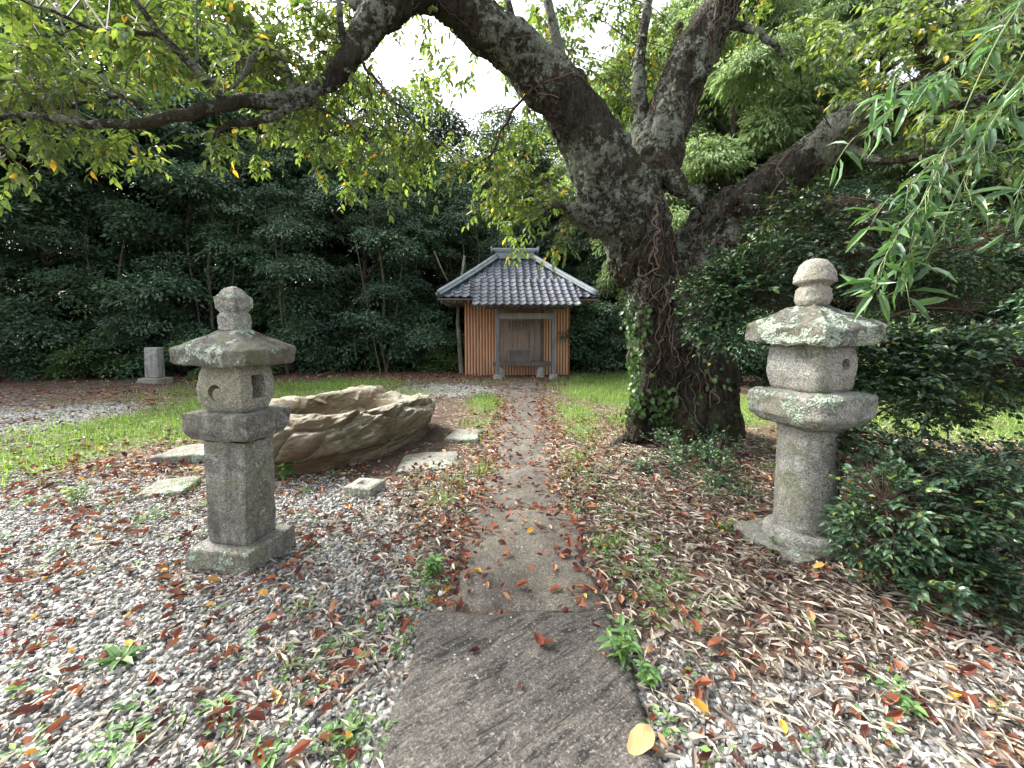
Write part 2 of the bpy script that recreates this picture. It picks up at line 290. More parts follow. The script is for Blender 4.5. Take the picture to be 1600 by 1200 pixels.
# stone path: worn slabs on the ground
SLABS = [(-.45, .49, .55, 1.985), (-.33, .49, 2.0, 3.22), (-.24, .43, 3.24, 4.25), (-.16, .44, 4.27, 5.35), (-.12, .50, 5.37, 6.4), (-.10, .56, 6.42, 7.5), (-.09, .60, 7.52, 8.7), (-.09, .64, 8.72, 9.9), (-.05, .66, 9.93, 10.5), (-.05, .66, 10.53, 11.1)]
def on_path(x, y, m=0.):
    r = np.zeros(np.shape(x), bool)
    for a, b_, c, d in SLABS: r |= (x > a - m) & (x < b_ + m) & (y > c - m) & (y < d + m)
    return r
def slabmat():
    m, nt, b = mat('worn_slab'); tc = nd(nt, 'NewGeometry').outputs['Position']; a = nd(nt, 'Attribute', attribute_name='rnd').outputs['Fac']
    n1 = noise(nt, tc, 2.6, 7, .7, .5); base = ramp(nt, n1, [(.3, (.034, .031, .028)), (.5, (.075, .068, .06)), (.7, (.145, .128, .108))])
    tan = ramp(nt, n1, [(.3, (.04, .036, .03)), (.45, (.085, .075, .062)), (.6, (.13, .113, .092)), (.75, (.22, .175, .12))]); c = mix(nt, a, base, tan)
    g2 = noise(nt, tc, 1.3, 4, .6); c = mix(nt, mth(nt, 'MULTIPLY', ramp(nt, g2, [(.45, 0.), (.65, .35)]), a), c, (.10, .105, .05))
    # chisel grooves running diagonally on the nearest slab
    m0 = nd(nt, 'Mapping'); m0.inputs['Rotation'].default_value = (0, 0, R(-36)); nt.links.new(tc, m0.inputs[0]); mp = nd(nt, 'Mapping'); mp.inputs['Scale'].default_value = (5, 30, 10); nt.links.new(m0.outputs[0], mp.inputs[0])
    gr = noise(nt, mp.outputs[0], 1., 7, .72, .9); inv = mth(nt, 'SUBTRACT', 1., a)
    c = mix(nt, mth(nt, 'MULTIPLY', ramp(nt, gr, [(.39, .95), (.48, 0.)]), inv), c, (.014, .013, .012)); c = mix(nt, mth(nt, 'MULTIPLY', ramp(nt, gr, [(.52, 0.), (.62, .45)]), inv), c, (.15, .135, .115))
    fl = noise(nt, tc, 75, 4, .7); c = mix(nt, mth(nt, 'MULTIPLY', ramp(nt, fl, [(.56, 0.), (.64, .75)]), .8), c, (.26, .245, .215))
    sv = vor(nt, tc, 19); sv2 = noise(nt, tc, 6, 3); c = mix(nt, mth(nt, 'MULTIPLY', ramp(nt, sv, [(.07, .85), (.13, 0.)]), ramp(nt, sv2, [(.48, 0.), (.6, 1.)])), c, (.50, .50, .45))
    dn = noise(nt, tc, 2.1, 8, .75, .4); c = mix(nt, mth(nt, 'MULTIPLY', ramp(nt, dn, [(.50, 0.), (.60, .65)]), mth(nt, 'MINIMUM', mth(nt, 'MULTIPLY', a, 3.), 1.)), c, (.055, .042, .033)); gt = vor(nt, tc, 150, out=1); sgt = nd(nt, 'SeparateColor'); nt.links.new(gt, sgt.inputs[0]); c = mix(nt, 1., c, ramp(nt, sgt.outputs[0], [(0, .55), (.5, 1.), (1, 1.5)]), 'MULTIPLY'); setc(nt, b, c); b.inputs['Roughness'].default_value = .78; b.inputs['Specular IOR Level'].default_value = .35
    h = mth(nt, 'ADD', mth(nt, 'MULTIPLY', gr, mth(nt, 'MULTIPLY', inv, 1.8)), mth(nt, 'ADD', mth(nt, 'MULTIPLY', fl, .5), n1)); bump(nt, b, h, .9, .014); return m
def slab(mb, x0, x1, y0, y1, top, seed, rnd, irr=.02, th=.12, nx_=28, ny_=36, rot=0):
    u, v = np.meshgrid(np.linspace(0, 1, nx_), np.linspace(0, 1, ny_)); u, v = u.ravel(), v.ravel()
    x = x0 + (x1 - x0) * u; y = y0 + (y1 - y0) * v
    ex = np.minimum(u, 1 - u) * (x1 - x0); ey = np.minimum(v, 1 - v) * (y1 - y0); e = np.minimum(ex, ey)
    x = x + irr * fbm(y, x * .2, 0, 4, seed) * (np.abs(u - .5) * 2) ** 3; y = y + irr * .7 * fbm(x, y * .2, 0, 4, seed + 5) * (np.abs(v - .5) * 2) ** 3
    z = top + .006 * fbm(x, y, 0, 5, seed) - .018 * np.exp(-e / .02) - irr * .6 * np.clip(fbm(x, y, 0, 3, seed + 9), 0, 1) * np.exp(-e / .07)
    V = np.stack([x, y, z], -1); i = (np.arange(ny_ - 1)[:, None] * nx_ + np.arange(nx_ - 1)[None]).ravel(); F = np.stack([i, i + 1, i + nx_ + 1, i + nx_], -1)
    per = np.concatenate([np.arange(nx_), np.arange(1, ny_) * nx_ + nx_ - 1, (ny_ - 1) * nx_ + np.arange(nx_ - 2, -1, -1), np.arange(ny_ - 2, 0, -1) * nx_])
    B = V[per].copy(); B[:, 2] = top - th; n = len(V); k = np.arange(len(per)); k2 = (k + 1) % len(per)
    mb.add(np.vstack([V, B]), [F, np.stack([per, n + k, n + k2, per[k2]], -1)], rnd)
mb = MB(); tones = [0, .8, .55, .4, .3, .4, .3, .35, .1, .1]
for i, (a, b_, c, d) in enumerate(SLABS): slab(mb, a, b_, c, d, [.045, .024, .014, .012, .010, .010, .010, .010, .03, .03][i], i * 3.1, tones[i], .03 if i == 0 else .10 if i < 8 else .03)
M_SLAB = slabmat(); mb.build('path', M_SLAB, smooth=True)['kind'] = 'structure'

# ---------------------------------------------------------------- boulder basin and loose stones
def rockmat():
    m, nt, b = mat('banded_rock'); co = coords(nt, (1.6, 7, 9), rot=(R(12), R(8), 0)); cc = coords(nt)
    n = noise(nt, co, 1., 7, .7, 1.0); big = noise(nt, cc, 1.5, 5, .65, .8)
    c = ramp(nt, n, [(.28, (.09, .072, .046)), (.45, (.23, .19, .12)), (.6, (.34, .285, .19)), (.8, (.46, .41, .31))])
    c = mix(nt, ramp(nt, big, [(.38, .75), (.55, 0.)]), c, (.17, .10, .055))
    c = mix(nt, ramp(nt, noise(nt, cc, 2.3, 5, .7), [(.5, 0.), (.68, .7)]), c, (.17, .17, .09))
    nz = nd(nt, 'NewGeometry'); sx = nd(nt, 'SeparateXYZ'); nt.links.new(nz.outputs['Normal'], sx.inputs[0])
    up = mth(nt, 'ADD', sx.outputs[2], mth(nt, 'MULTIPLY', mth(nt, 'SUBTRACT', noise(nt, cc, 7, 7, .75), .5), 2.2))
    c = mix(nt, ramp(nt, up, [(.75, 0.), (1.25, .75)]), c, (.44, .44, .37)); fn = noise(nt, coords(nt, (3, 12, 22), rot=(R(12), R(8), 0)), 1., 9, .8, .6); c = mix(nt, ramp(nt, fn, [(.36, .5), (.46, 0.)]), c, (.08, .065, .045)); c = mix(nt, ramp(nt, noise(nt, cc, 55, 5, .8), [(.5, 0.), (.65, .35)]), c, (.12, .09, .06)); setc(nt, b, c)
    b.inputs['Roughness'].default_value = .88; b.inputs['Specular IOR Level'].default_value = .25
    h = mth(nt, 'ADD', n, mth(nt, 'MULTIPLY', noise(nt, cc, 22, 9, .8), .8)); bump(nt, b, h, 1., .07); return m
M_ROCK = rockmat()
def basin():
    c0 = np.array((-2.58, 3.89)); c1 = np.array((-1.52, 6.27)); ctr = (c0 + c1) / 2; ax = unit(c1 - c0); ay = np.array((-ax[1], ax[0]))
    nt_, npf = 400, 120; th = np.linspace(0, 2 * np.pi, nt_, endpoint=False); t = np.linspace(0, 1, npf)
    prof = resample([(.90, -.12), (.97, .10), (1.06, .26), (1.08, .44), (.99, .55), (.90, .61), (.74, .60), (.62, .50), (.5, .34), (.3, .28), (0.001, .28)], npf)
    A, B = 1.30, .70; T, K = np.meshgrid(th, np.arange(npf)); pr, pz = prof[K, 0], prof[K, 1]
    ca, sa = np.cos(T), np.sin(T); p = 2.5; q = (np.abs(ca) ** p + np.abs(sa) ** p) ** (-1 / p)
    u = A * ca * q * pr; v = B * sa * q * pr
    front = np.clip(-sa, 0, 1)   # v negative side faces camera/path
    z = pz * (.95 - .05 * ca) - .05 * (-sa) * (pz > .2)
    out = (pr > .62)
    pts = np.stack([u, v, z], -1).reshape(-1, 3); sh = u.shape
    s3 = np.array([mn.ridged_multi_fractal(Vector((p[0] * 2.5 + 4, p[1] * 6, p[2] * 12 - p[0] * 3)), .8, 2.2, 5, 1., 2.) for p in pts]).reshape(sh) - 1.2
    s1 = np.array([mn.fractal(Vector((p[0] * 1.3, p[1] * 2.0, p[2] * 2.2)), 1., 2., 3) for p in pts]).reshape(sh)
    s2 = np.array([mn.fractal(Vector((p[0] * 2.2 + 9, p[1] * 5, p[2] * 9 - p[0] * 2)), .7, 2.1, 7) for p in pts]).reshape(sh)
    def ck(p):
        d = mn.voronoi(Vector((p[0] * 1.5 + 3 + .3 * p[2], p[1] * 2.0, p[2] * 2.6 - p[0] * .5)))[0]; return d[1] - d[0]
    cr = np.array([ck(p) for p in pts]).reshape(sh); crack = -.07 * np.clip(1 - cr / .16, 0, 1) ** 1.5
    rr = np.hypot(u, v) + 1e-6; k = np.where(out, 1., .6); r = .07 * s1 + .028 * s2 + crack * k * .8 + .011 * s3
    u = u * (1 + r * k / rr); v = v * (1 + r * k / rr * 1.3); z = z + (.045 * s1 + .02 * s2 + crack * .4 + .008 * s3) * (pz > .05)
    z = np.where((ca > .80) & out, z * (1 - .9 * (ca - .80)), z)
    V = np.stack([u, v, z], -1).reshape(-1, 3); i = np.arange(npf - 1)[:, None] * nt_; j = np.arange(nt_)[None]; j2 = (j + 1) % nt_
    F = np.stack([i + j, i + j2, i + nt_ + j2, i + nt_ + j], -1).reshape(-1, 4)
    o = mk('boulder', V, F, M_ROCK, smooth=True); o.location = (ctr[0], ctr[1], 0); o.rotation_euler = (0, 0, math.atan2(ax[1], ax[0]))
    tag(o, 'long tan and grey hollowed boulder shaped like a trough, lying behind the left stone lantern', 'boulder'); return o
basin()
M_GR_DARK = granite('weathered_slab_stone', .2, .35, .6, .5, .6)
def loose(name, cx, cy, sx, sy, top, rz, m, label, cat, hole=False, th=.15):
    mb = MB(); slab(mb, -sx / 2, sx / 2, -sy / 2, sy / 2, top, cx * 3 + cy, 0, .05 if not hole else .01, th, 30, 30)
    o = mb.build(name, m, smooth=True); o.location = (cx, cy, 0); o.rotation_euler = (0, 0, rz); tag(o, label, cat)
    if hole:
        me = o.data; n = len(me.vertices); c = np.empty(n * 3, np.float32); me.vertices.foreach_get('co', c); c = c.reshape(-1, 3)
        top_ = c[:, 2] > top - .03; r = np.maximum(np.abs(c[:, 0]) * 1., np.abs(c[:, 1]) * 1.); c[top_ & (r < .045), 2] -= .04; me.vertices.foreach_set('co', c.ravel()); me.update()
    return o
g = G(566, 772); loose('square_stone', g[0], g[1] + .06, .27, .25, .085, R(-12), granite('mossy_block', .26, .2, .7, .3, .6), 'small square grey stone block with a square socket cut in its top, near the boulder', 'stone block', True)
g = G(728, 682); loose('flat_stone', g[0], g[1], .42, .55, .05, R(-5), M_GR_DARK, 'pale mossy flat stone beside the path by the far end of the boulder', 'flat stone')
g = G(672, 722); loose('flat_stone', g[0], g[1], .62, .6, .03, R(8), M_GR_DARK, 'dark flat stone half buried in soil in front of the boulder', 'flat stone')
g = G(262, 765); loose('flat_stone', g[0], g[1], .36, .42, .05, R(20), M_GR_DARK, 'small mossy flat stone in the gravel left of the left lantern', 'flat stone')
g = G(305, 712); loose('flat_stone', g[0] + .1, g[1], .75, .5, .09, R(10), M_GR_DARK, 'low dark stone showing just left of the left lantern shaft', 'flat stone')
g = G(1010, 693); loose('flat_stone', g[0] - .02, g[1], .36, .3, .03, R(-6), plain('tan_soil', (.25, .17, .11)), 'flat tan brown stone lying at the foot of the big tree', 'flat stone')

# ---------------------------------------------------------------- stone lanterns
def rough(V, amp, s=9, seed=0):
    V = np.asarray(V, float); n = np.stack([fbm(V[:, 0], V[:, 1], V[:, 2], s, seed + k * 5) for k in range(3)], -1); return V + amp * n
def stack(secs, sides, m, name, parent, amp=.004, seed=0, round_=0., nseg=10, sub=8, caps=True):
    """secs: (z, half width x, half depth y); cross-section: rounded square (sides=4) or circle"""
    n = 4 * nseg if sides == 4 else 40
    if sides == 4:
        a = []
        for k in range(4):
            for i in range(nseg): a.append((k, i / nseg))
        P = []
        cs = [(1, -1), (1, 1), (-1, 1), (-1, -1)]
        for k, t in a:
            p, q = np.array(cs[k], float), np.array(cs[(k + 1) % 4], float); P.append(p + (q - p) * t)
        P = np.array(P)
        if round_:
            r = np.abs(P); d = (r[:, 0] ** round_ + r[:, 1] ** round_) ** (1 / round_); P = P / d[:, None]
    else:
        a = np.linspace(0, 2 * np.pi, n, endpoint=False); P = np.stack([np.cos(a), np.sin(a)], -1)
    # densify sections linearly
    S = []
    for (z0, a0, b0), (z1, a1, b1) in zip(secs[:-1], secs[1:]):
        L = max(abs(z1 - z0), abs(a1 - a0)); k = max(1, int(L / .012))
        for i in range(k): t = i / k; S.append((z0 + (z1 - z0) * t, a0 + (a1 - a0) * t, b0 + (b1 - b0) * t))
    S.append(secs[-1]); S = np.array(S, float)
    V = np.stack([P[None, :, 0] * S[:, 1, None], P[None, :, 1] * S[:, 2, None], np.repeat(S[:, 0, None], len(P), 1)], -1).reshape(-1, 3)
    N_ = len(P); i = np.arange(len(S) - 1)[:, None] * N_; j = np.arange(N_)[None]; j2 = (j + 1) % N_
    F = np.stack([i + j, i + j2, i + N_ + j2, i + N_ + j], -1).reshape(-1, 4)
    V = rough(V, amp, 20, seed); V = rough(V, amp * 1.2, 6, seed + 2)
    return V, F, N_
def piece(name, parent, secs, sides, m, amp=.003, seed=0, round_=9., z=0., rz=0., label=None, xy=(0, 0), nseg=12):
    V, F, N_ = stack(secs, sides, m, name, parent, amp, seed, round_, nseg)
    n = len(V); c0 = V[:N_].mean(0); c1 = V[-N_:].mean(0); V = np.vstack([V, c0, c1]); j = np.arange(N_); j2 = (j + 1) % N_
    T = np.vstack([np.stack([np.full(N_, n), j2, j], -1), np.stack([np.full(N_, n + 1), n - N_ + j, n - N_ + j2], -1)])
    o = mk(name, V, [F, T], m, parent, True); o.location = (xy[0], xy[1], z); o.rotation_euler = (0, 0, rz)
    if label: o['label'] = label
    if sides == 4: smooth_by_angle(o, 42)
    return o
def boolean(o, cutter):
    md = o.modifiers.new('b', 'BOOLEAN'); md.operation = 'DIFFERENCE'; md.object = cutter; md.solver = 'EXACT'
    dg = bpy.context.evaluated_depsgraph_get(); me = bpy.data.meshes.new_from_object(o.evaluated_get(dg)); o.modifiers.clear(); o.data = me
    bpy.data.objects.remove(cutter); smooth_by_angle(o, 42)
def smooth_by_angle(o, ang=35):
    me = o.data; me.polygons.foreach_set('use_smooth', np.ones(len(me.polygons), bool))
    try: me.set_sharp_from_angle(angle=R(ang))
    except Exception: pass
def chamf(h0, h1, a0, b0, a1, b1, c=.02):
    return [(h0, a0 - c, b0 - c), (h0 + c, a0, b0), (h1 - c, a1, b1), (h1 - c * .3, a1 - c * .3, b1 - c * .3), (h1, a1 - c * 1.4, b1 - c * 1.4)]
def hiproof(secs_edge, top, hx, hy, thick, m, name, parent, amp, seed, sides=4, lobes=0.):
    """thick slab roof with concave slopes: from underside out to the eave edge and up to the top plateau"""
    z0, z1 = secs_edge; S = [(z0 + .01, hx * .55, hy * .55), (z0, hx * .95, hy * .95), (z0 + .012, hx * .985, hy * .985), (z0 + thick * .9, hx * 1.0, hy * 1.0), (z0 + thick, hx * .98, hy * .98)]
    for t in np.linspace(0, 1, 8)[1:]:
        zz = z0 + thick + (top - z0 - thick) * (t * 1.18 - .18 * t * t); f = .965 + (.26 - .965) * t; S.append((zz, hx * f, hy * f))
    V, F, N_ = stack(S, sides, m, name, parent, amp, seed, 24., 14)
    n = len(V); V = np.vstack([V, V[:N_].mean(0), V[-N_:].mean(0)]); j = np.arange(N_); j2 = (j + 1) % N_
    T = np.vstack([np.stack([np.full(N_, n), j2, j], -1), np.stack([np.full(N_, n + 1), n - N_ + j, n - N_ + j2], -1)])
    cr = (np.abs(V[:, 0]) / hx * np.abs(V[:, 1]) / hy); V[:, 2] += .012 * np.clip(cr, 0, 1) ** 2   # raised corners
    o = mk(name, V, [F, T], m, parent, True); smooth_by_angle(o, 42); return o
def cutbox(sx, sy, sz, loc, rz=0.):
    V, F = box(-sx / 2, sx / 2, -sy / 2, sy / 2, -sz / 2, sz / 2); o = mk('cut', V, F, M_CUT); o.parent = t; o.location = loc; o.rotation_euler = (0, 0, rz); return o
def cutcyl(r, L, loc, axis_rz, moon=False, tilt=0.):
    n = 28; a = np.linspace(0, 2 * np.pi, n, endpoint=False); P = np.stack([np.cos(a) * r, np.sin(a) * r], -1)
    if moon:  # crescent outline: outer arc and inner arc
        a1 = np.linspace(R(60), R(300), 18); a2 = np.linspace(R(292), R(68), 14)
        P = np.vstack([np.stack([np.cos(a1) * r, np.sin(a1) * r], -1), np.stack([np.cos(a2) * r * .72 + r * .42, np.sin(a2) * r * .82], -1)]); n = len(P)
        c, s = math.cos(tilt), math.sin(tilt); P = P @ np.array([[c, s], [-s, c]])
    V = np.vstack([np.stack([P[:, 0], np.full(n, y), P[:, 1]], -1) for y in (-L / 2, L / 2)]); j = np.arange(n); j2 = (j + 1) % n
    me = bpy.data.meshes.new('cut'); me.from_pydata([tuple(v) for v in V], [], [tuple(q) for q in np.stack([j, j2, n + j2, n + j], -1)] + [tuple(j[::-1]), tuple(n + j)]); me.update()
    o = bpy.data.objects.new('cut', me); sc.collection.objects.link(o); o.parent = t; o.location = loc; o.rotation_euler = (0, 0, axis_rz); return o
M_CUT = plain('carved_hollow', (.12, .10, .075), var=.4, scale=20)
G1 = granite('lantern_granite', .22, .28, .6, .6, .5); G1C = granite('lantern_cap_granite', .15, .34, .5, 1.0, .3, 6); G1B = granite('lantern_box_granite', .30, .05, .4, .25, .9); G1F = granite('finial_granite', .28, .5, .3, .2, .3)
def fixn(o):
    import bmesh
    bm = bmesh.new(); bm.from_mesh(o.data); bmesh.ops.recalc_face_normals(bm, faces=bm.faces); bm.to_mesh(o.data); bm.free()
t = empty('stone_lantern', (-1.715, 2.54, 0), R(-11)); tag(t, 'square stone lantern with a crescent hole, standing on gravel left of the path', 'stone lantern')
piece('base', t, chamf(-.03, .135, .225, .20, .218, .193, .014), 4, G1, .004, 1, 40.)
piece('shaft', t, [(.13, .125, .11), (.15, .135, .12), (.45, .145, .118), (.77, .147, .112)], 4, G1, .003, 3, 30.)
piece('platform', t, [(.785, .17, .135), (.79, .195, .15), (.845, .226, .178), (.93, .229, .18), (.945, .222, .173), (.95, .2, .15)], 4, granite('lantern_platform_granite', .2, .42, .3, .8, .1, 11), .006, 5, 26.)
fb = piece('firebox', t, [(.948, .12, .095), (.965, .135, .11), (1.03, .155, .135), (1.10, .16, .14), (1.18, .15, .13), (1.235, .135, .115)], 4, G1B, .002, 6, 16.)
fixn(fb); c = cutcyl(.048, .22, (-.02, -.13, 1.075), 0, True, R(-32)); fixn(c); boolean(fb, c)
c = cutbox(.24, .10, .145, (.14, .0, 1.10)); fixn(c); boolean(fb, c)
hiproof((1.235, 0), 1.445, .268, .205, .095, G1C, 'cap', t, .006, 8)
piece('finial', t, [(1.44, .05, .05), (1.448, .062, .062), (1.535, .064, .064), (1.552, .055, .055), (1.558, .054, .054), (1.58, .070, .070), (1.645, .072, .072), (1.665, .055, .055), (1.70, .035, .035), (1.715, .012, .012)], 4, G1F, .0045, 9, 30.)
H1 = granite('round_lantern_granite', .25, .08, .45, .35, .5); H1C = granite('round_lantern_cap', .16, .60, .5, .9, .3, 7); H1P = granite('round_lantern_platform', .26, .48, .3, .4, .2, 8); H1B = granite('round_lantern_box', .28, .08, .3, .2, .4)
t = empty('stone_lantern', (1.915, 2.62, 0), R(20)); tag(t, 'round shafted stone lantern with pale lichen, beside the dark green shrub', 'stone lantern')
piece('base', t, chamf(-.05, .085, .26, .26, .25, .25, .02), 4, G1, .012, 21, 8., xy=(-.07, .06))
piece('plinth', t, [(.04, .21, .21), (.09, .225, .225), (.14, .22, .22), (.165, .195, .195), (.17, .17, .17)], 0, H1, .005, 22)
piece('shaft', t, [(.155, .165, .165), (.2, .17, .17), (.5, .167, .167), (.85, .165, .165)], 0, H1, .003, 23)
piece('platform', t, [(.845, .19, .19), (.87, .235, .235), (.92, .268, .268), (1.04, .272, .272), (1.055, .26, .26), (1.065, .2, .2)], 4, H1P, .008, 25, 6.)
fb = piece('firebox', t, [(1.06, .15, .15), (1.085, .172, .172), (1.17, .188, .188), (1.27, .188, .188), (1.35, .178, .178), (1.36, .17, .17)], 4, H1B, .003, 26, 6.)
fixn(fb); c = cutcyl(.036, .3, (.03, -.16, 1.24), 0); fixn(c); boolean(fb, c)
hiproof((1.355, 0), 1.60, .285, .27, .115, H1C, 'cap', t, .014, 28)
piece('finial', t, [(1.59, .06, .06), (1.60, .085, .085), (1.635, .10, .10), (1.70, .098, .098), (1.72, .08, .08), (1.73, .08, .08), (1.75, .112, .112), (1.80, .108, .108), (1.85, .09, .09), (1.885, .06, .06), (1.90, .02, .02)], 0, H1B, .006, 29)

# memorial stones at the forest edge
t = empty('memorial_stone', G(238, 598) + np.array((0, .1, 0)), R(-8)); tag(t, 'upright grey rectangular stone marker standing at the left edge of the woods', 'stone marker')
piece('pillar', t, chamf(.12, .96, .21, .12, .2, .11, .03), 4, granite('marker_granite', .33, .2, .3, .5), .004, 31); piece('base', t, chamf(-.05, .13, .36, .26, .34, .24, .03), 4, H1, .006, 32)
t = piece('memorial_stone', None, [(-.05, .2, .09), (.5, .21, .09), (.75, .18, .08), (.88, .1, .06), (.93, .03, .03)], 4, granite('slate_marker', .12, .2, .3, .5), .008, 34); t.location = tuple(G(452, 578)); tag(t, 'dark round topped upright stone in shade behind the left lantern cap', 'stone marker')
t = piece('tree_stump', None, [(-.05, .12, .11), (.1, .09, .09), (.5, .07, .07), (.56, .05, .05)], 0, barkmat('stump_bark', (.2, .17, .13), (.35, .32, .26), .4), .02, 35); t.location = tuple(G(548, 571)); tag(t, 'thin pale broken stump at the dark woods edge behind the boulder', 'stump')

# ---------------------------------------------------------------- shrine hut
SH = empty('shrine', (.17, 13.0, 0), R(3)); tag(SH, 'small shrine hut with grey tiled roof and orange ribbed walls ending the path', 'shrine')
M_RIB = None
def ribmat():
    m, nt, b = mat('orange_ribbed_sheet'); co = coords(nt); n = noise(nt, coords(nt, (12, 12, 1.2)), 1., 5, .65)
    c = ramp(nt, n, [(.3, (.43, .20, .10)), (.6, (.56, .30, .16)), (.8, (.62, .38, .24))])
    c = mix(nt, ramp(nt, noise(nt, co, 2.5, 4), [(.5, 0.), (.75, .5)]), c, (.30, .20, .13)); setc(nt, b, c); b.inputs['Roughness'].default_value = .6; return m
def tilemat():
    m, nt, b = mat('roof_tile'); a = nd(nt, 'Attribute', attribute_name='rnd').outputs['Fac']; co = coords(nt)
    c = ramp(nt, a, [(0, (.02, .028, .042)), (.5, (.045, .06, .09)), (1, (.12, .14, .175))])
    c = mix(nt, mth(nt, 'MULTIPLY', ramp(nt, noise(nt, co, 3, 6, .75), [(.48, 0.), (.58, 1.)]), .45), c, (.085, .065, .052))
    setc(nt, b, c); b.inputs['Roughness'].default_value = .42; b.inputs['Specular IOR Level'].default_value = .75
    bump(nt, b, noise(nt, co, 30, 4), .3, .01); return m
M_RIB, M_TILE = ribmat(), tilemat(); M_TW = woodmat('grey_timber', (.11, .095, .085), (.26, .235, .215)); M_DW = woodmat('dark_timber', (.05, .042, .04), (.12, .10, .095)); M_BD = woodmat('door_boards', (.15, .095, .07), (.33, .245, .20), (22, 22, 1.2))
M_BLUE = woodmat('weathered_post', (.06, .065, .072), (.17, .185, .20), (20, 20, 3)); M_BLACK = plain('painted_interior_dark', (.008, .008, .008)); M_BAR = plain('pale_wood_bar', (.5, .45, .4)); M_FND = granite('shrine_footing', .3, .3, .3, .3)
def ribbed(x0, x1, z0, z1, y, name, parent, pitch=.092, dep=.038, axis_='x'):
    n = int(round((x1 - x0) / pitch)); xs, ys = [], []
    for i in range(n):
        b0 = x0 + i * (x1 - x0) / n; p = (x1 - x0) / n
        xs += [b0, b0 + p * .55, b0 + p * .66, b0 + p * .89]; ys += [0, 0, dep, dep]
    xs.append(x1); ys.append(0); xs, ys = np.array(xs), np.array(ys); k = len(xs)
    if axis_ == 'x': V = np.vstack([np.stack([xs, y + ys, np.full(k, z)], -1) for z in (z0, z1)])
    else: V = np.vstack([np.stack([y + ys, xs, np.full(k, z)], -1) for z in (z0, z1)])
    j = np.arange(k - 1); o = mk(name, V, np.stack([j, j + 1, k + j + 1, k + j], -1), M_RIB, parent); md = None
    me = o.data; return o
WX0, WX1, WZ, DY = -1.66, 1.66, 2.36, 3.0
mbw = MB(); mbw.add(*box(WX0 + .03, WX1 - .03, .03, DY, 0, WZ)); mbw.build('wall_core', M_DW, SH)
ribbed(WX0, -.62, .0, WZ, 0, 'wall', SH); ribbed(1.02, WX1, .0, WZ, 0, 'wall', SH); ribbed(-.62, 1.02, 0, .36, .02, 'wall', SH); ribbed(.76, 1.02, .36, WZ, .02, 'wall', SH)
ribbed(0, DY, 0, WZ, WX0, 'wall', SH, axis_='y'); ribbed(0, DY, 0, WZ, WX1 - .014, 'wall', SH, axis_='y'); ribbed(WX0, WX1, 0, WZ, DY, 'wall', SH)
# doors
rg = np.random.default_rng(3); dp = MB(); xx = -.58
while xx < .74: w_ = rg.uniform(.13, .2); x2 = min(xx + w_, .755); dp.add(*box(xx, x2 - .006, -.035 - rg.uniform(0, .012), .03, .36, 2.3)); xx = x2
dp.build('door_panel', M_BD, SH)
for gx0 in (-.30, .06):
    d = MB(); d.add(*box(gx0 - .06, gx0 + .285, -.062, -.05, .47, 2.0)); dr = d.build('door', M_BD, SH)
    mb = MB(); mb.add(*box(gx0, gx0 + .225, -.066, -.0635, 1.42, 1.70)); wn = mb.build('window', M_BLACK, dr)  # near-black pane paints in the unlit interior behind the grille
    mb = MB()
    for i in range(5): mb.add(*box(gx0 + .016 + i * .045, gx0 + .030 + i * .045, -.076, -.067, 1.42, 1.70))
    mb.build('grille', M_BAR, dr)
for x_ in (-.62, .755): MB().add(*box(x_, x_ + .045, -.07, .03, .36, 2.3)).build('door_post', M_DW, SH)
PY = -.88
for x in (-.64, 1.02):
    o = MB().add(*box(x - .05, x + .05, PY - .05, PY + .05, .1, 2.08)).build('post', M_BLUE, SH); o2 = piece('post_base', o, chamf(-.05, .12, .13, .13, .11, .11, .02), 4, M_FND, .004, 41, z=0, xy=(x, PY))
MB().add(*box(-.60, .98, PY - .04, PY + .04, 1.76, 1.93)).build('lintel', M_TW, SH)
MB().add(*box(-1.0, 1.4, PY - .07, PY + .07, 2.05, 2.13)).build('porch_beam', M_DW, SH)
MB().add(*box(-.78, .98, -.66, -.38, .35, .47)).build('step_beam', M_DW, SH)
for x in (-.55, .68): piece('step_stone', SH, [(-.03, .14, .12), (.2, .11, .1), (.35, .085, .08)], 4, M_FND, .008, 43 + x, 4., xy=(x, -.52))
b = MB(); b.add(*box(-.30, .36, -.64, -.34, .475, .83)); ob = b.build('offertory_box', M_DW); ob.location = SH.location; ob.rotation_euler = SH.rotation_euler; tag(ob, 'dark wooden offertory box on the step beam in front of the shrine doors', 'offertory box')
mb = MB(); [mb.add(*box(-.32, .38, -.655 + .07 * i, -.625 + .07 * i, .832, .85)) for i in range(5)]; [mb.add(*box(x, x + .03, -.66, -.645, .475, .83)) for x in (-.32, .35)]; mb.build('slat_top', M_TW, ob)
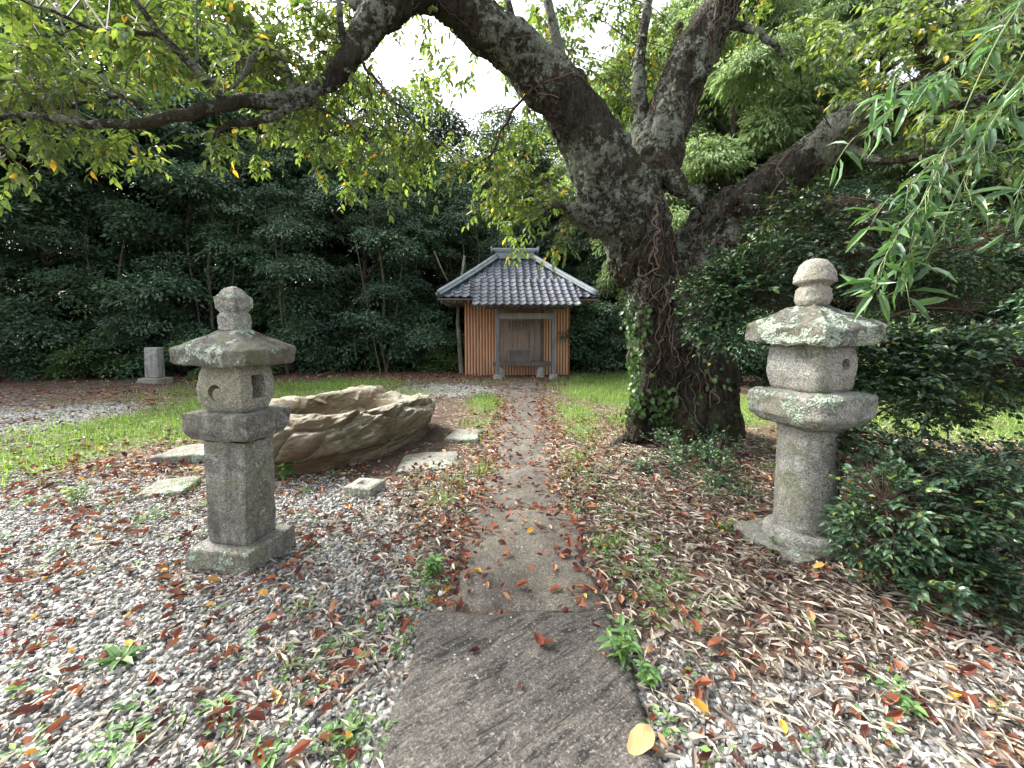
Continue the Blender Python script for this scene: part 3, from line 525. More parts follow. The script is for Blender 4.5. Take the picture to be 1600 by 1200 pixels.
# roof: wavy courses
def roofpatch(mb, P00, P10, P01, P11, courses, pitch, sag=.12, seed=0, clip=None):
    """surface from eave edge P00-P10 (v=0) up to P01-P11 (v=1); wave runs along the eave, steps up the slope. Columns keep a straight line in plan."""
    P00, P10, P01, P11 = [np.array(p, float) for p in (P00, P10, P01, P11)]
    eave = np.linalg.norm(P10 - P00); e = (P10 - P00) / eave; mid = (P00 + P10) / 2; mt = (P01 + P11) / 2; sl_ = mt - mid; Nn = unit(np.cross(e, sl_)); Nn = Nn if Nn[2] > 0 else -Nn
    slen = np.linalg.norm(sl_); rs = np.random.default_rng(seed); ncol = int(round(eave / pitch)); per = 8
    u0 = np.linspace(-eave / 2, eave / 2, ncol * per + 1)
    ph = (u0 / (eave / ncol) + (ncol / 2)) % 1.; wave = np.where(ph < .68, -.026 * np.sin(ph / .68 * np.pi), .022 * np.sin((ph - .68) / .32 * np.pi))
    tops = np.linalg.norm(P11 - P01)
    for c in range(courses):
        v0, v1 = c / courses, min((c + 1) / courses + .012, 1.0)
        rows = []; 
        for v, lift in ((v0, -.014), (v0, .024), (v1, .002)):
            half = (eave + (tops - eave) * v) / 2; z = -sag * 4 * v * (1 - v) * .25
            cen = mid + sl_ * v; uc = np.clip(u0, -half, half)
            rows.append(cen + e * uc[:, None] + Nn * (z + lift + wave * (0 if lift < 0 and False else 1))[:, None])
        k = len(u0); V = np.vstack(rows); j = np.arange(k - 1)
        keep = (np.abs(u0[:-1] + u0[1:]) / 2) < ((eave + (tops - eave) * v0) / 2)
        F = np.vstack([np.stack([j, j + 1, k + j + 1, k + j], -1)[keep], np.stack([k + j, k + j + 1, 2 * k + j + 1, 2 * k + j], -1)[keep]])
        tr = rs.random(ncol + 1) * .8 + rs.random() * .2; rr = tr[(np.arange(k) // per)]; mb.add(V, F, np.tile(rr, 3))
EX, EY0, EY1, EZ, RZ_ = 2.42, -.72, 3.75, 2.42, 3.93
RX, RY = .62, 1.5
tiles = MB(); eL, eR, rL, rR = (-EX, EY0, EZ), (EX, EY0, EZ), (-RX, RY, RZ_), (RX, RY, RZ_); bL, bR = (-EX, EY1, EZ), (EX, EY1, EZ)
roofpatch(tiles, eL, eR, rL, rR, 13, .245, seed=1); roofpatch(tiles, bR, bL, rR, rL, 13, .245, seed=2); roofpatch(tiles, bL, eL, rL, rL, 13, .245, seed=3); roofpatch(tiles, eR, bR, rR, rR, 13, .245, seed=4)
roofpatch(tiles, (-1.36, -1.42, 2.15), (1.74, -1.42, 2.15), (-1.36, .16, 3.07), (1.74, .16, 3.07), 7, .222, .16, 5)
rf = tiles.build('roof', M_TILE, SH, True); smooth_by_angle(rf, 40)
M_RIDGE = plain('ridge_tile', (.17, .20, .215), .4, .6, .3)
for a, b_ in ((eL, rL), (eR, rR), (bL, rL), (bR, rR)):
    a, b_ = np.array(a), np.array(b_); a = a * .0 + a + (b_ - a) * .02; P = resample([a + (0, 0, .09), (a + b_) / 2 + (0, 0, .07), b_ + (0, 0, .1)], 12); m1 = MB(); m1.add(*tube(P, .085, 10))
    for dx in (-.09, .09):
        sd_ = unit(np.cross(b_ - a, (0, 0, 1.))); m1.add(*tube(P + sd_ * dx - (0, 0, .05), .045, 6))
    m1.build('ridge', M_RIDGE, rf, True)
m1 = MB(); m1.add(*box(-RX - .05, RX + .05, RY - .10, RY + .10, RZ_ - .02, RZ_ + .2)); m1.add(*box(-RX - .07, RX + .07, RY - .14, RY + .14, RZ_ + .21, RZ_ + .24)); m1.add(*tube([(-RX - .2, RY, RZ_ + .29), (RX + .2, RY, RZ_ + .29)], .07, 10)); m1.add(*tube([(-RX - .22, RY, RZ_ + .29), (-RX - .16, RY, RZ_ + .29)], .12, 10)); m1.add(*tube([(RX + .16, RY, RZ_ + .29), (RX + .22, RY, RZ_ + .29)], .12, 10)); m1.build('ridge', M_RIDGE, rf)
# soffit, fascia, rafters
sf = MB()
sf.add(np.array([(-EX, EY0, EZ - .05), (EX, EY0, EZ - .05), (EX, EY1, EZ - .05), (-EX, EY1, EZ - .05), (-EX, EY0, EZ - .10), (EX, EY0, EZ - .10), (EX, EY1, EZ - .10), (-EX, EY1, EZ - .10)]), np.array([(0, 1, 2, 3), (7, 6, 5, 4), (0, 4, 5, 1), (1, 5, 6, 2), (2, 6, 7, 3), (3, 7, 4, 0)]))
sf.build('eave_board', M_DW, SH)
ra = MB()
for x in np.arange(-2.3, 2.35, .2): ra.add(*box(x - .022, x + .022, EY0 + .06, .0, EZ - .155, EZ - .102))
for y in np.arange(-.5, 3.6, .2): ra.add(*box(-EX + .06, WX0, y - .022, y + .022, EZ - .155, EZ - .102)); ra.add(*box(WX1, EX - .06, y - .022, y + .022, EZ - .155, EZ - .102))
for x in np.arange(-1.2, 1.65, .19):
    V = [(x + s * .02, y, z + dz) for (y, z) in ((-1.32, 2.125), (-.6, 2.43)) for s in (-1, 1) for dz in (-.05, 0)]; ra.add(V, np.array([(0, 1, 3, 2), (4, 6, 7, 5), (0, 4, 5, 1), (2, 3, 7, 6), (0, 2, 6, 4), (1, 5, 7, 3)]))
ra.build('rafter_tails', M_TW, SH); ra = None
pb = MB(); V = [(x, y, z) for x in (-1.34, 1.72) for (y, z) in ((-1.38, 2.115), (-1.38, 2.145), (.0, 2.86), (.0, 2.83))]
pb.add(V, np.array([(0, 1, 2, 3), (7, 6, 5, 4), (0, 4, 5, 1), (1, 5, 6, 2), (2, 6, 7, 3), (3, 7, 4, 0)])); pb.build('porch_board', M_DW, SH)

# ---------------------------------------------------------------- the big cherry tree
M_BARK = barkmat('cherry_bark', (.036, .031, .024), (.108, .096, .077), .54, (.25, .275, .215))
M_TWIG = plain('twig_bark', (.06, .05, .04)); M_VINE = plain('vine_stem', (.13, .095, .07), var=.4, scale=20)
M_CH = leafmat('cherry_leaf', [(0, (.05, .085, .03)), (.45, (.09, .135, .045)), (.8, (.14, .19, .065)), (.975, (.19, .23, .075)), (.985, (.55, .36, .06)), (1, (.60, .30, .06))], .5, .42, (1.55, 1.65, .65))
TREE = empty('cherry_tree', (1.9, 5.5, 0)); tag(TREE, 'huge gnarled old cherry tree with lichen covered forked trunk right of the path', 'tree')
TO = np.array(TREE.location)
def px(L, w_ratio=1.):
    L = [tuple(q) for q in L]; P = np.array([at(a, b, c) for a, b, c, d in L]); r = np.array([d / 2 / FPX * c for a, b, c, d in L]) * w_ratio; return P, r
rg = np.random.default_rng(11)
thick = [
 [(1062, 730, 5.3, 180), (1060, 690, 5.35, 155), (1055, 620, 5.4, 132), (1045, 540, 5.4, 118), (1030, 460, 5.35, 108), (1000, 380, 5.3, 112), (965, 310, 5.25, 118), (930, 240, 5.15, 102), (890, 170, 5.0, 86), (840, 115, 4.9, 78), (780, 60, 4.75, 72), (720, 18, 4.6, 64), (665, -8, 4.5, 56), (620, 5, 4.4, 52), (575, 45, 4.3, 46), (545, 85, 4.2, 40), (515, 125, 4.1, 34), (480, 147, 4.0, 27), (420, 155, 3.85, 20)],
 [(1105, 735, 5.5, 150), (1098, 690, 5.5, 130), (1095, 600, 5.5, 105), (1085, 520, 5.45, 92), (1070, 450, 5.4, 88), (1085, 400, 5.35, 88), (1120, 355, 5.3, 95), (1170, 315, 5.2, 84), (1230, 272, 5.05, 68), (1300, 215, 4.9, 57), (1370, 180, 4.7, 48), (1450, 130, 4.4, 38), (1540, 60, 4.1, 32), (1640, -10, 3.9, 26)],
 [(975, 350, 5.4, 70), (1000, 300, 5.45, 80), (1022, 250, 5.5, 84), (1040, 190, 5.5, 78), (1062, 130, 5.5, 72), (1095, 70, 5.4, 66), (1125, 20, 5.3, 62), (1150, -60, 5.2, 56)],
 [(990, 360, 5.3, 60), (950, 350, 5.15, 58), (915, 338, 4.95, 44), (893, 328, 4.85, 26)],
 [(1040, 630, 5.3, 60), (1012, 665, 5.2, 40), (975, 692, 5.1, 14), (950, 700, 5.05, 8)], [(1060, 640, 5.2, 60), (1050, 690, 5.0, 50), (1040, 720, 4.95, 26)],
 [(1110, 620, 5.45, 70), (1140, 670, 5.4, 46), (1160, 700, 5.35, 26)], [(1010, 470, 5.15, 30), (1010, 560, 5.1, 34), (1004, 640, 5.08, 38), (1000, 690, 5.05, 34)], [(1060, 460, 5.2, 34), (1070, 560, 5.12, 34), (1080, 640, 5.1, 44), (1085, 700, 5.0, 44)],
 [(1020, 260, 5.25, 30), (1005, 330, 5.08, 34), (1010, 400, 5.05, 30), (1030, 460, 5.1, 28)], [(1125, 330, 5.1, 34), (1095, 400, 5.15, 40), (1060, 440, 5.15, 46), (1045, 500, 5.15, 40)],
 [(1018, 245, 5.3, 30), (1040, 262, 5.16, 30), (1058, 288, 5.1, 24), (1078, 303, 5.06, 24), (1092, 322, 5.06, 17), (1096, 345, 5.12, 12)], [(1080, 303, 5.06, 20), (1095, 296, 5.02, 12), (1106, 298, 5.0, 8)],
 [(1120, 560, 5.5, 50), (1135, 620, 5.5, 60), (1140, 700, 5.5, 60)], [(1180, 300, 5.0, 36), (1150, 325, 4.98, 56), (1120, 350, 5.05, 36)]]
mb = MB(); LIMB = []
for L in thick:
    P, r = px(L); n = max(8, len(P) * 5); P2, r2 = resample(P, n), np.maximum(resample(r[:, None], n)[:, 0], .02)
    P2 = P2 + (.02 * np.stack([fbm(P2[:, 2], P2[:, 0], 0, 3, k) for k in range(3)], -1)) * np.minimum(1, r2 / .1)[:, None]; LIMB.append((P2, r2)); mb.add(*tube(P2 - TO, r2 * .94, 20, .03, rg))
for k in range(46):   # burls and lumps
    li = [0, 0, 1, 1, 2][k % 5]; P, r = LIMB[li]; i = rg.integers(5, int(len(P) * .75)); a = rg.uniform(0, 6.28); d = np.array((math.cos(a), math.sin(a) * .9, rg.uniform(-.3, .3)))
    c = P[i] + d * r[i] * .85 - TO; rr = rg.uniform(.05, .12) * min(1, r[i] / .3); mb.add(*tube([c - (0, 0, rr * 1.6), c - (0, 0, rr * .8), c, c + (0, 0, rr * .8), c + (0, 0, rr * 1.6)], [rr * .3, rr * .85, rr, rr * .8, rr * .25], 10))
o = mb.build('trunk', M_BARK, TREE); md = o.modifiers.new('r', 'REMESH'); md.mode = 'VOXEL'; md.voxel_size = .02; md.use_smooth_shade = True
sm = o.modifiers.new('s', 'SMOOTH'); sm.iterations = 6
dg = bpy.context.evaluated_depsgraph_get(); me = bpy.data.meshes.new_from_object(o.evaluated_get(dg)); o.modifiers.clear(); o.data = me; me.name = 'trunk'
n = len(me.vertices); co = np.empty(n * 3, np.float32); me.vertices.foreach_get('co', co); co = co.reshape(-1, 3).astype(float); nn = np.empty(n * 3, np.float32); me.vertex_normals.foreach_get('vector', nn); nn = nn.reshape(-1, 3)
W_ = co + TO; fx = np.abs(fbm(W_[:, 0], W_[:, 1], W_[:, 2] * .28, 9, 1)); fx2 = np.abs(fbm(W_[:, 0], W_[:, 1], W_[:, 2] * .5, 22, 4)); lf = fbm(W_[:, 0], W_[:, 1], W_[:, 2] * .6, 3.2, 9)
low = np.clip(1 - (W_[:, 2] - 2.4) / 2.0, .35, 1.); disp = (.055 * lf - .075 * (.45 - fx).clip(0) ** 1.0 * 1.6 - .02 * (.4 - fx2).clip(0)) * low + .012
rdg = np.array([mn.fractal(Vector((p[0] * 5, p[1] * 5, p[2] * 1.5)), .6, 2.1, 6) for p in W_]); big = np.array([mn.fractal(Vector((p[0] * 2.2, p[1] * 2.2, p[2] * 1.4 + 5)), 1., 2., 2) for p in W_])
disp = disp * .7 + (.12 * big - .13 * np.clip(.35 - np.abs(rdg), 0, 1)) * np.clip(low, .5, 1)
co = co + nn * disp[:, None]; me.vertices.foreach_set('co', co.astype(np.float32).ravel()); me.update(); me.polygons.foreach_set('use_smooth', np.ones(len(me.polygons), bool))
BV = BVHTree.FromPolygons([tuple(q) for q in co + TO], [tuple(p.vertices) for p in me.polygons]); print('trunk verts', n)
# thinner branches: each a part
thin = [[(440, 153, 3.9, 26), (420, 156, 3.85, 23), (350, 165, 3.65, 20), (270, 182, 3.5, 17), (200, 195, 3.4, 14), (120, 190, 3.3, 11), (40, 182, 3.2, 8), (-70, 190, 3.1, 6)],
 [(893, 175, 4.95, 30), (884, 120, 4.9, 20), (872, 70, 4.85, 16), (860, 20, 4.8, 14), (845, -50, 4.8, 12)], [(995, 270, 5.45, 34), (1000, 190, 5.55, 24), (998, 130, 5.6, 20), (1003, 60, 5.6, 15), (1018, -20, 5.6, 12)], [(1000, 215, 5.5, 22), (1022, 165, 5.6, 20), (1050, 105, 5.7, 18), (1060, 40, 5.8, 12)],
 [(487, 152, 4.0, 16), (440, 172, 3.9, 13), (400, 190, 3.8, 10), (355, 198, 3.75, 8), (333, 222, 3.7, 6), (345, 262, 3.7, 3)], [(355, 162, 3.66, 15), (300, 100, 3.5, 12), (250, 50, 3.4, 10), (205, -5, 3.3, 8), (180, -60, 3.2, 7)], [(250, 52, 3.4, 7), (160, 45, 3.3, 6), (100, 25, 3.2, 5), (30, 0, 3.1, 3)], [(304, 103, 3.5, 5), (305, 60, 3.5, 4), (308, -10, 3.5, 3)],
 [(540, 85, 4.2, 14), (534, 40, 4.15, 10), (524, -20, 4.1, 8)], [(458, 158, 3.95, 12), (448, 112, 4.0, 12), (425, 82, 4.0, 12), (395, 92, 4.0, 9), (375, 125, 4.0, 6), (350, 140, 4.0, 3)], [(590, 30, 4.35, 26), (560, 10, 4.4, 18), (520, -30, 4.5, 14)], [(220, 170, 3.42, 5), (190, 150, 3.5, 5), (120, 165, 3.6, 4), (40, 180, 3.6, 3)],
 [(1115, 40, 5.35, 16), (1160, 42, 5.2, 12), (1210, 68, 5.1, 9), (1225, 90, 5.1, 4)], [(1370, 178, 4.7, 20), (1430, 180, 4.6, 14), (1510, 160, 4.4, 12), (1620, 150, 4.2, 9)], [(1455, 125, 4.4, 18), (1440, 60, 4.3, 14), (1500, 20, 4.2, 9), (1530, -40, 4.2, 8)], [(840, 100, 4.9, 14), (800, 30, 4.9, 11), (790, -40, 4.9, 9)],
 [(1300, 225, 4.9, 16), (1380, 250, 4.5, 12), (1460, 240, 4.2, 10), (1560, 230, 4.0, 7)], [(560, 88, 4.2, 5), (590, 130, 4.1, 4), (640, 180, 4.1, 3), (700, 230, 4.2, 2)], [(820, 150, 4.8, 4), (790, 190, 4.7, 4), (768, 240, 4.6, 3), (740, 260, 4.6, 2)], [(900, 335, 4.85, 12), (875, 322, 4.7, 6), (850, 330, 4.6, 3)], [(490, 165, 4.0, 4), (540, 190, 4.1, 3), (600, 205, 4.2, 2)]]
for L in thin:
    P, r = px(L); n = len(P) * 6; P2, r2 = resample(P, n), np.maximum(resample(r[:, None], n)[:, 0], .003)
    P2 = P2 + np.stack([fbm(P2[:, 2], P2[:, 0], P2[:, 1], 7, k * 4) for k in range(3)], -1) * .022; LIMB.append((P2, r2)); V, F = tube(P2 - TO, r2, 9, .07, rg); mk('branch', V, F, M_BARK, TREE, True)
M_RED = barkmat('bare_red_wood', (.05, .03, .024), (.15, .085, .07), -.5)
# knot hole ring
def knot(c, nrm, r, name='knot'):
    nrm = unit(np.array(nrm, float)); a = unit(np.cross(nrm, (0, 0, 1.))); b_ = np.cross(nrm, a); nt_, ns = 40, 16; th = np.linspace(0, 2 * np.pi, nt_, endpoint=False)
    prof = np.linspace(0, 1, ns); pr = np.concatenate([1.25 - .5 * prof]) ; V = []
    for k, t_ in enumerate(prof):
        rad = r * (1.3 - 1.28 * t_) * (1 + .14 * np.sin(3 * th + 1) + .08 * np.sin(7 * th)); h = r * (.42 * math.exp(-((t_ - .38) / .2) ** 2) - .25 * (t_ > .5) * (t_ - .5) * 2)
        V.append(c + a * (rad * np.cos(th))[:, None] + b_ * (rad * np.sin(th))[:, None] + nrm * (h + .014 * np.sin(9 * th + k * 2))[:, None])
    V = np.vstack(V); i = np.arange(ns - 1)[:, None] * nt_; j = np.arange(nt_)[None]; j2 = (j + 1) % nt_; F = np.stack([i + j, i + nt_ + j, i + nt_ + j2, i + j2], -1).reshape(-1, 4)
    return tag(mk(name, V - TO, F, M_RED, TREE, True), 'reddish rotten knot on the right limb')
def onto(px_, py_, off=.0):
    o_ = Vector((0, 0, HC)); d = Vector(ray(px_, py_)).normalized(); h = BV.ray_cast(o_, d)
    return (np.array(h[0] + h[1] * off), np.array(h[1])) if h[0] is not None else (None, None)
kc, kn = onto(1150, 325)
if kc is not None: knot(kc - kn * .01, np.array((-.35, -1, -.1)), .075)
# leaf masses: (px,py,rx,ry,Ynear,Yfar,count)
ZONES = [(110, 45, 230, 80, 3.2, 5.2, 60), (330, 45, 160, 75, 3.6, 5.2, 42), (40, 150, 100, 50, 3.3, 4.6, 16), (200, 210, 200, 28, 3.5, 4.6, 11), (430, 100, 110, 60, 4.0, 5.2, 22), (470, 205, 110, 36, 4.0, 5.2, 14), (15, 235, 50, 22, 2.8, 3.3, 4),
         (590, 225, 95, 50, 4.2, 5.3, 20), (660, 255, 90, 45, 4.2, 5.4, 11), (620, 120, 90, 60, 4.6, 5.6, 9), (560, 50, 60, 50, 4.5, 5.2, 8), (720, 70, 80, 50, 5.0, 6.0, 7), (850, 40, 90, 60, 5.0, 5.9, 12), (960, 60, 100, 80, 5.5, 6.6, 34), (990, 140, 60, 70, 5.8, 6.6, 18),
         (800, 230, 65, 60, 4.7, 5.8, 20), (820, 320, 75, 55, 4.7, 5.8, 20), (765, 300, 26, 40, 4.6, 5.4, 4), (890, 365, 30, 14, 4.7, 5.0, 3), (930, 180, 50, 50, 5.8, 6.4, 7), (1180, 15, 90, 30, 5.0, 5.8, 6), (1360, 70, 120, 60, 4.0, 5.4, 18), (1500, 80, 130, 100, 3.6, 5.0, 30), (1390, 170, 110, 40, 4.2, 5.2, 14), (1540, 250, 90, 50, 3.6, 4.8, 10), (440, 5, 160, 25, 3.8, 4.8, 12), (640, 0, 90, 20, 4.4, 5.4, 4)]
allP = np.vstack([P for P, r in LIMB]); allR = np.concatenate([r for P, r in LIMB])
tw = MB(); SP, SD = [], []; CN = np.zeros(len(allP))
for (cx, cy, rx, ry, y0, y1, cnt) in ZONES:
    for _ in range(cnt):
        a, q = rg.uniform(0, 6.28), math.sqrt(rg.random()); tg = at(cx + rx * q * math.cos(a), cy + ry * q * math.sin(a), rg.uniform(y0, y1))
        d = np.linalg.norm(allP - tg, axis=1) - allR + 0.4 * (allR > .15); i = int(np.argmin(d + rg.random(len(d)) * .5 + .16 * CN)); CN[max(0, i - 2):i + 3] += 1; s = allP[i]; L = np.linalg.norm(tg - s)
        mid = (s + tg) / 2 + np.array((rg.normal(0, .08), rg.normal(0, .08), .12 * L + rg.normal(0, .05))) * min(1, L); C = resample([s, mid, tg, tg + (tg - mid) * .4 - (0, 0, .06)], 9)
        tw.add(*tube(C, np.linspace(min(.004 + .003 * L, .008), .0018, 9), 4)); k = max(3, int(min(L, 1.3) * 6.5)); dirn = unit(tg - s)
        for _k in range(k):
            t_ = 1 - rg.random() ** 1.3 * min(.9, .8 / max(L, .3)); j = t_ * 8; j0 = int(min(j, 7)); p = C[j0] + (C[j0 + 1] - C[j0]) * (j - j0)
            v = dirn * .5 + rg.normal(0, .7, 3) * (1, 1, .45); SP.append(p); SD.append(v)
        SP.append(C[-1]); SD.append(C[-1] - C[-2])
SP, SD = np.array(SP), unit(np.array(SD)); print('cherry sprays', len(SP))
lv, tg2 = sprays(SP, SD, rg.uniform(.14, .34, len(SP)), 8, .092, .044, rg, .15, .6, LEAF8, .0022)
mk('crown', lv[0] - TO, lv[1], M_CH, TREE, False, lv[2]); tw.add(*tg2); tw.V = [v - TO for v in tw.V]
# bare lichen twiglets on the shoulder
mb = tw
for _ in range(60):
    c = at(rg.uniform(870, 935), rg.uniform(300, 385), rg.uniform(4.75, 5.0)); q = [c]; v = np.array((-.8, -.2, rg.normal(0, .5)))
    for k in range(5): v = unit(v + rg.normal(0, .5, 3)); q.append(q[-1] + v * .045)
    mb.add(*tube(np.array(q) - TO, np.linspace(.005, .0015, 6), 4))
for _ in range(90):
    li = [0, 1, 2, 2, 11, 10][rg.integers(6)]; P, r = LIMB[li]; i = rg.integers(8, len(P)); v = unit(rg.normal(0, 1, 3)); q = [P[i] + v * r[i] * .8]
    for k in range(5): v = unit(v + rg.normal(0, .45, 3)); q.append(q[-1] + v * .05)
    mb.add(*tube(np.array(q) - TO, np.linspace(.004, .0015, 6), 4))
tw2 = tw.build('twigs', M_TWIG, TREE)
# creeping vines
mb = MB(); ivy_P = []
def crawl(p, d, steps, st, r0, turn=.34):
    Q = []
    for k in range(steps):
        h = BV.find_nearest(Vector(p))
        if h[0] is None: break
        hp, hn = np.array(h[0]), np.array(h[1]); Q.append(hp + hn * (r0 * .9 + .004 + .018 * abs(math.sin(k * .9 + p[0] * 9)))); d = d - hn * np.dot(d, hn) + rg.normal(0, turn, 3) * .5; d = unit(d); p = hp + d * st
    if len(Q) > 3: mb.add(*tube(resample(Q, len(Q) * 2), np.linspace(r0, r0 * .4, len(Q) * 2), 5))
    return Q
for k in range(60):
    c, nr = onto(rg.uniform(985, 1125), rg.uniform(330, 680))
    if c is None: continue
    crawl(c, np.array((rg.normal(0, .5), rg.normal(0, .2), 1. if rg.random() < .75 else -1)), int(rg.uniform(14, 40)), .045, rg.choice([.003, .004, .006, .010, .016], p=[.3, .3, .2, .13, .07]))
for k in range(46):
    P, r = LIMB[[0, 2, 2, 1][k % 4]]; i = rg.integers(int(len(P) * .3), int(len(P) * .85)); c = P[i] + unit(np.array((rg.normal(), -1.2, rg.normal()))) * r[i]; d = (P[min(i + 3, len(P) - 1)] - P[i]); crawl(c, unit(d) + rg.normal(0, .35, 3), int(rg.uniform(12, 34)), .045, rg.choice([.0025, .0035, .006]))
tag(mb.build('creeping_vine', M_VINE, None, True), 'bare brown vine stems creeping over the trunk and limbs of the old cherry tree', 'vine')
M_IVY = leafmat('ivy_leaf', [(0, (.03, .075, .025)), (.5, (.055, .115, .035)), (1, (.09, .16, .045))], .45, .2)
P_, N_, D_ = [], [], []
for k in range(340):
    y_ = rg.uniform(470, 655); x_ = rg.normal(990 + (y_ - 470) * .02, 11 + 4 * math.sin(y_ * .08)); c, nr = onto(x_, y_)
    if c is None:
        h = BV.find_nearest(Vector(at(x_, y_, 5.1)));
        if h[0] is None or (h[0] - Vector(at(x_, y_, 5.1))).length > .45: continue
        c, nr = np.array(h[0]), np.array(h[1])
    nr = nr + rg.normal(0, .35, 3); P_.append(c + unit(nr) * rg.uniform(.02, .09)); N_.append(nr + (0, -.3, .3)); D_.append(np.array((rg.normal(0, .6), rg.normal(0, .3), -.8)))
for k in range(120):
    c, nr = onto(rg.normal(1035, 10), rg.uniform(600, 665)) if k < 90 else onto(rg.normal(1120, 22), rg.uniform(560, 680))
    if c is None: continue
    P_.append(c + nr * rg.uniform(.01, .06)); N_.append(nr + rg.normal(0, .4, 3)); D_.append(np.array((rg.normal(0, .6), rg.normal(0, .3), -.8)))
lv = leaves(LEAF8, P_, D_, N_, rg.uniform(.05, .085, len(P_)), rg.uniform(.045, .07, len(P_)), rg); tag(mk('ivy', lv[0], lv[1], M_IVY, None, False, lv[2]), 'fresh green ivy climbing the left side of the old cherry trunk', 'ivy')

# ---------------------------------------------------------------- woods
M_DARKBARK = barkmat('dark_bark', (.05, .042, .034), (.11, .095, .08), .15, vscale=.5)
def ramp3(a, b_, c): return [(0, a), (.55, b_), (1, c)]
M_EV = leafmat('evergreen_leaf', ramp3((.022, .052, .027), (.044, .09, .042), (.08, .14, .06)), .45, .15)
M_EV2 = leafmat('teal_leaf', ramp3((.030, .066, .042), (.06, .118, .068), (.12, .19, .10)), .45, .15)
M_BR = leafmat('bright_leaf', ramp3((.11, .17, .08), (.21, .29, .14), (.36, .44, .24)), .55, .4, (1.3, 1.4, .8))
M_SUNTINT = leafmat('sun_tinted_leaf', ramp3((.14, .20, .03), (.24, .32, .05), (.38, .42, .08)), .5, .5)  # sunlight on the far trees is put into this leaf colour
def tree_mesh(name, seed, clumps, nspray, rad, nleaf, lL, lW, m, trunk, hang=.3, upf=1., tm=LEAF4, mbark=None):
    """trunk: list of polylines [(x,y,z,r)...]; clumps: ellipsoids (x,y,z,rx,ry,rz,weight)"""
    g = np.random.default_rng(seed); root = empty(name); wts = np.array([c[6] for c in clumps]); pick = g.choice(len(clumps), nspray, p=wts / wts.sum()); C = np.array(clumps)[pick]
    d = unit(g.standard_normal((nspray, 3))); d[:, 2] = np.where(d[:, 2] < -.35, -d[:, 2], d[:, 2]); rr = g.uniform(.45, 1.05, nspray)[:, None]; cen = C[:, :3] + d * rr * C[:, 3:6]
    out = unit(d * (1, 1, .5)); ns = nspray; a = g.uniform(0, 6.283, (ns, nleaf)); q = np.sqrt(g.random((ns, nleaf))); SR = rad * g.uniform(.6, 1.3, ns)[:, None]
    nrm = unit(np.array((0, 0, upf)) + .55 * out + .25 * g.standard_normal((ns, 3))); A = unit(np.cross(nrm, (0.3, 1, 0.))); B = np.cross(nrm, A)
    rx = (np.cos(a) * q)[..., None]; ry = (np.sin(a) * q)[..., None]; rd = A[:, None] * rx + B[:, None] * ry
    P = cen[:, None] + rd * SR[..., None] - nrm[:, None] * (q ** 2 * SR * .35)[..., None] + g.normal(0, .05 * rad, (ns, nleaf, 3))
    D = rd * 1.1 + out[:, None] * .5 - np.array((0, 0, hang)) + .4 * g.standard_normal((ns, nleaf, 3)); N = nrm[:, None] + .42 * g.standard_normal((ns, nleaf, 3))
    sz = g.uniform(.7, 1.2, ns * nleaf); lv = leaves(tm, P.reshape(-1, 3), D.reshape(-1, 3), N.reshape(-1, 3), lL * sz, lW * sz, g)
    r = np.clip(lv[2] * .55 + np.repeat(g.random(ns), nleaf * len(tm[0])) * .45, 0, 1)
    mk('crown', lv[0], lv[1], m, root, False, r)
    mb = MB(); tips = []
    for T in trunk:
        T = np.array(T, float); n = len(T) * 4; Q = resample(T, n); Q[:, :2] += .04 * np.stack([fbm(Q[:, 2], 0, 0, 1.5, seed), fbm(Q[:, 2], 0, 0, 1.5, seed + 4)], -1); mb.add(*tube(Q[:, :3], np.maximum(Q[:, 3], .008), 7, .05, g)); tips.append(Q)
    T = np.vstack(tips); sel = g.choice(ns, min(ns, 90), replace=False)
    for i in sel:
        c = cen[i]; dd = np.linalg.norm(T[:, :3] - c, axis=1) + .7 * np.clip(T[:, 2] - c[2] + .2, 0, 9); j = int(np.argmin(dd)); s = T[j, :3]; L = np.linalg.norm(c - s)
        if L < 3.5: mb.add(*tube(resample([s, (s + c) / 2 - (0, 0, .08 * L), c], 7), np.linspace(min(.03, T[j, 3] * .6), .006, 7), 4))
    mb.build('trunk', mbark or M_DARKBARK, root, True); return root
def children(o): return [c for c in bpy.data.objects if c.parent == o]
def place(proto, first, loc, rz, s, label, cat, group=None):
    if first: o = proto
    else:
        o = proto.copy(); sc.collection.objects.link(o)
        for ch in children(proto):
            c = ch.copy(); sc.collection.objects.link(c); c.parent = o
    for k in list(o.keys()): del o[k]
    o.location = (loc[0], loc[1], float(gz(loc[0], loc[1])) - .08); o.rotation_euler = (0, 0, rz); o.scale = s if not np.isscalar(s) else (s, s, s * 1.0); tag(o, label, cat, group); return o
def limbs(h, r, spread, n, seed, z0=.35, lean=0.):
    g = np.random.default_rng(seed); T = [[(0, 0, -.2, r), (lean * .2, .05, h * .3, r * .8), (lean * .6, -.05, h * .6, r * .55), (lean, 0, h * .92, r * .2)]]
    for k in range(n):
        z = h * (z0 + (.85 - z0) * k / n); a = k * 2.4 + g.random(); L = spread * g.uniform(.6, 1.) * (1.1 - .5 * k / n); bx, by = lean * z / h, 0
        T.append([(bx, by, z, r * .4), (bx + L * .5 * math.cos(a), by + L * .5 * math.sin(a), z + L * .35, r * .25), (bx + L * math.cos(a), by + L * math.sin(a), z + L * .55, r * .1)])
    return T
g = np.random.default_rng(5)
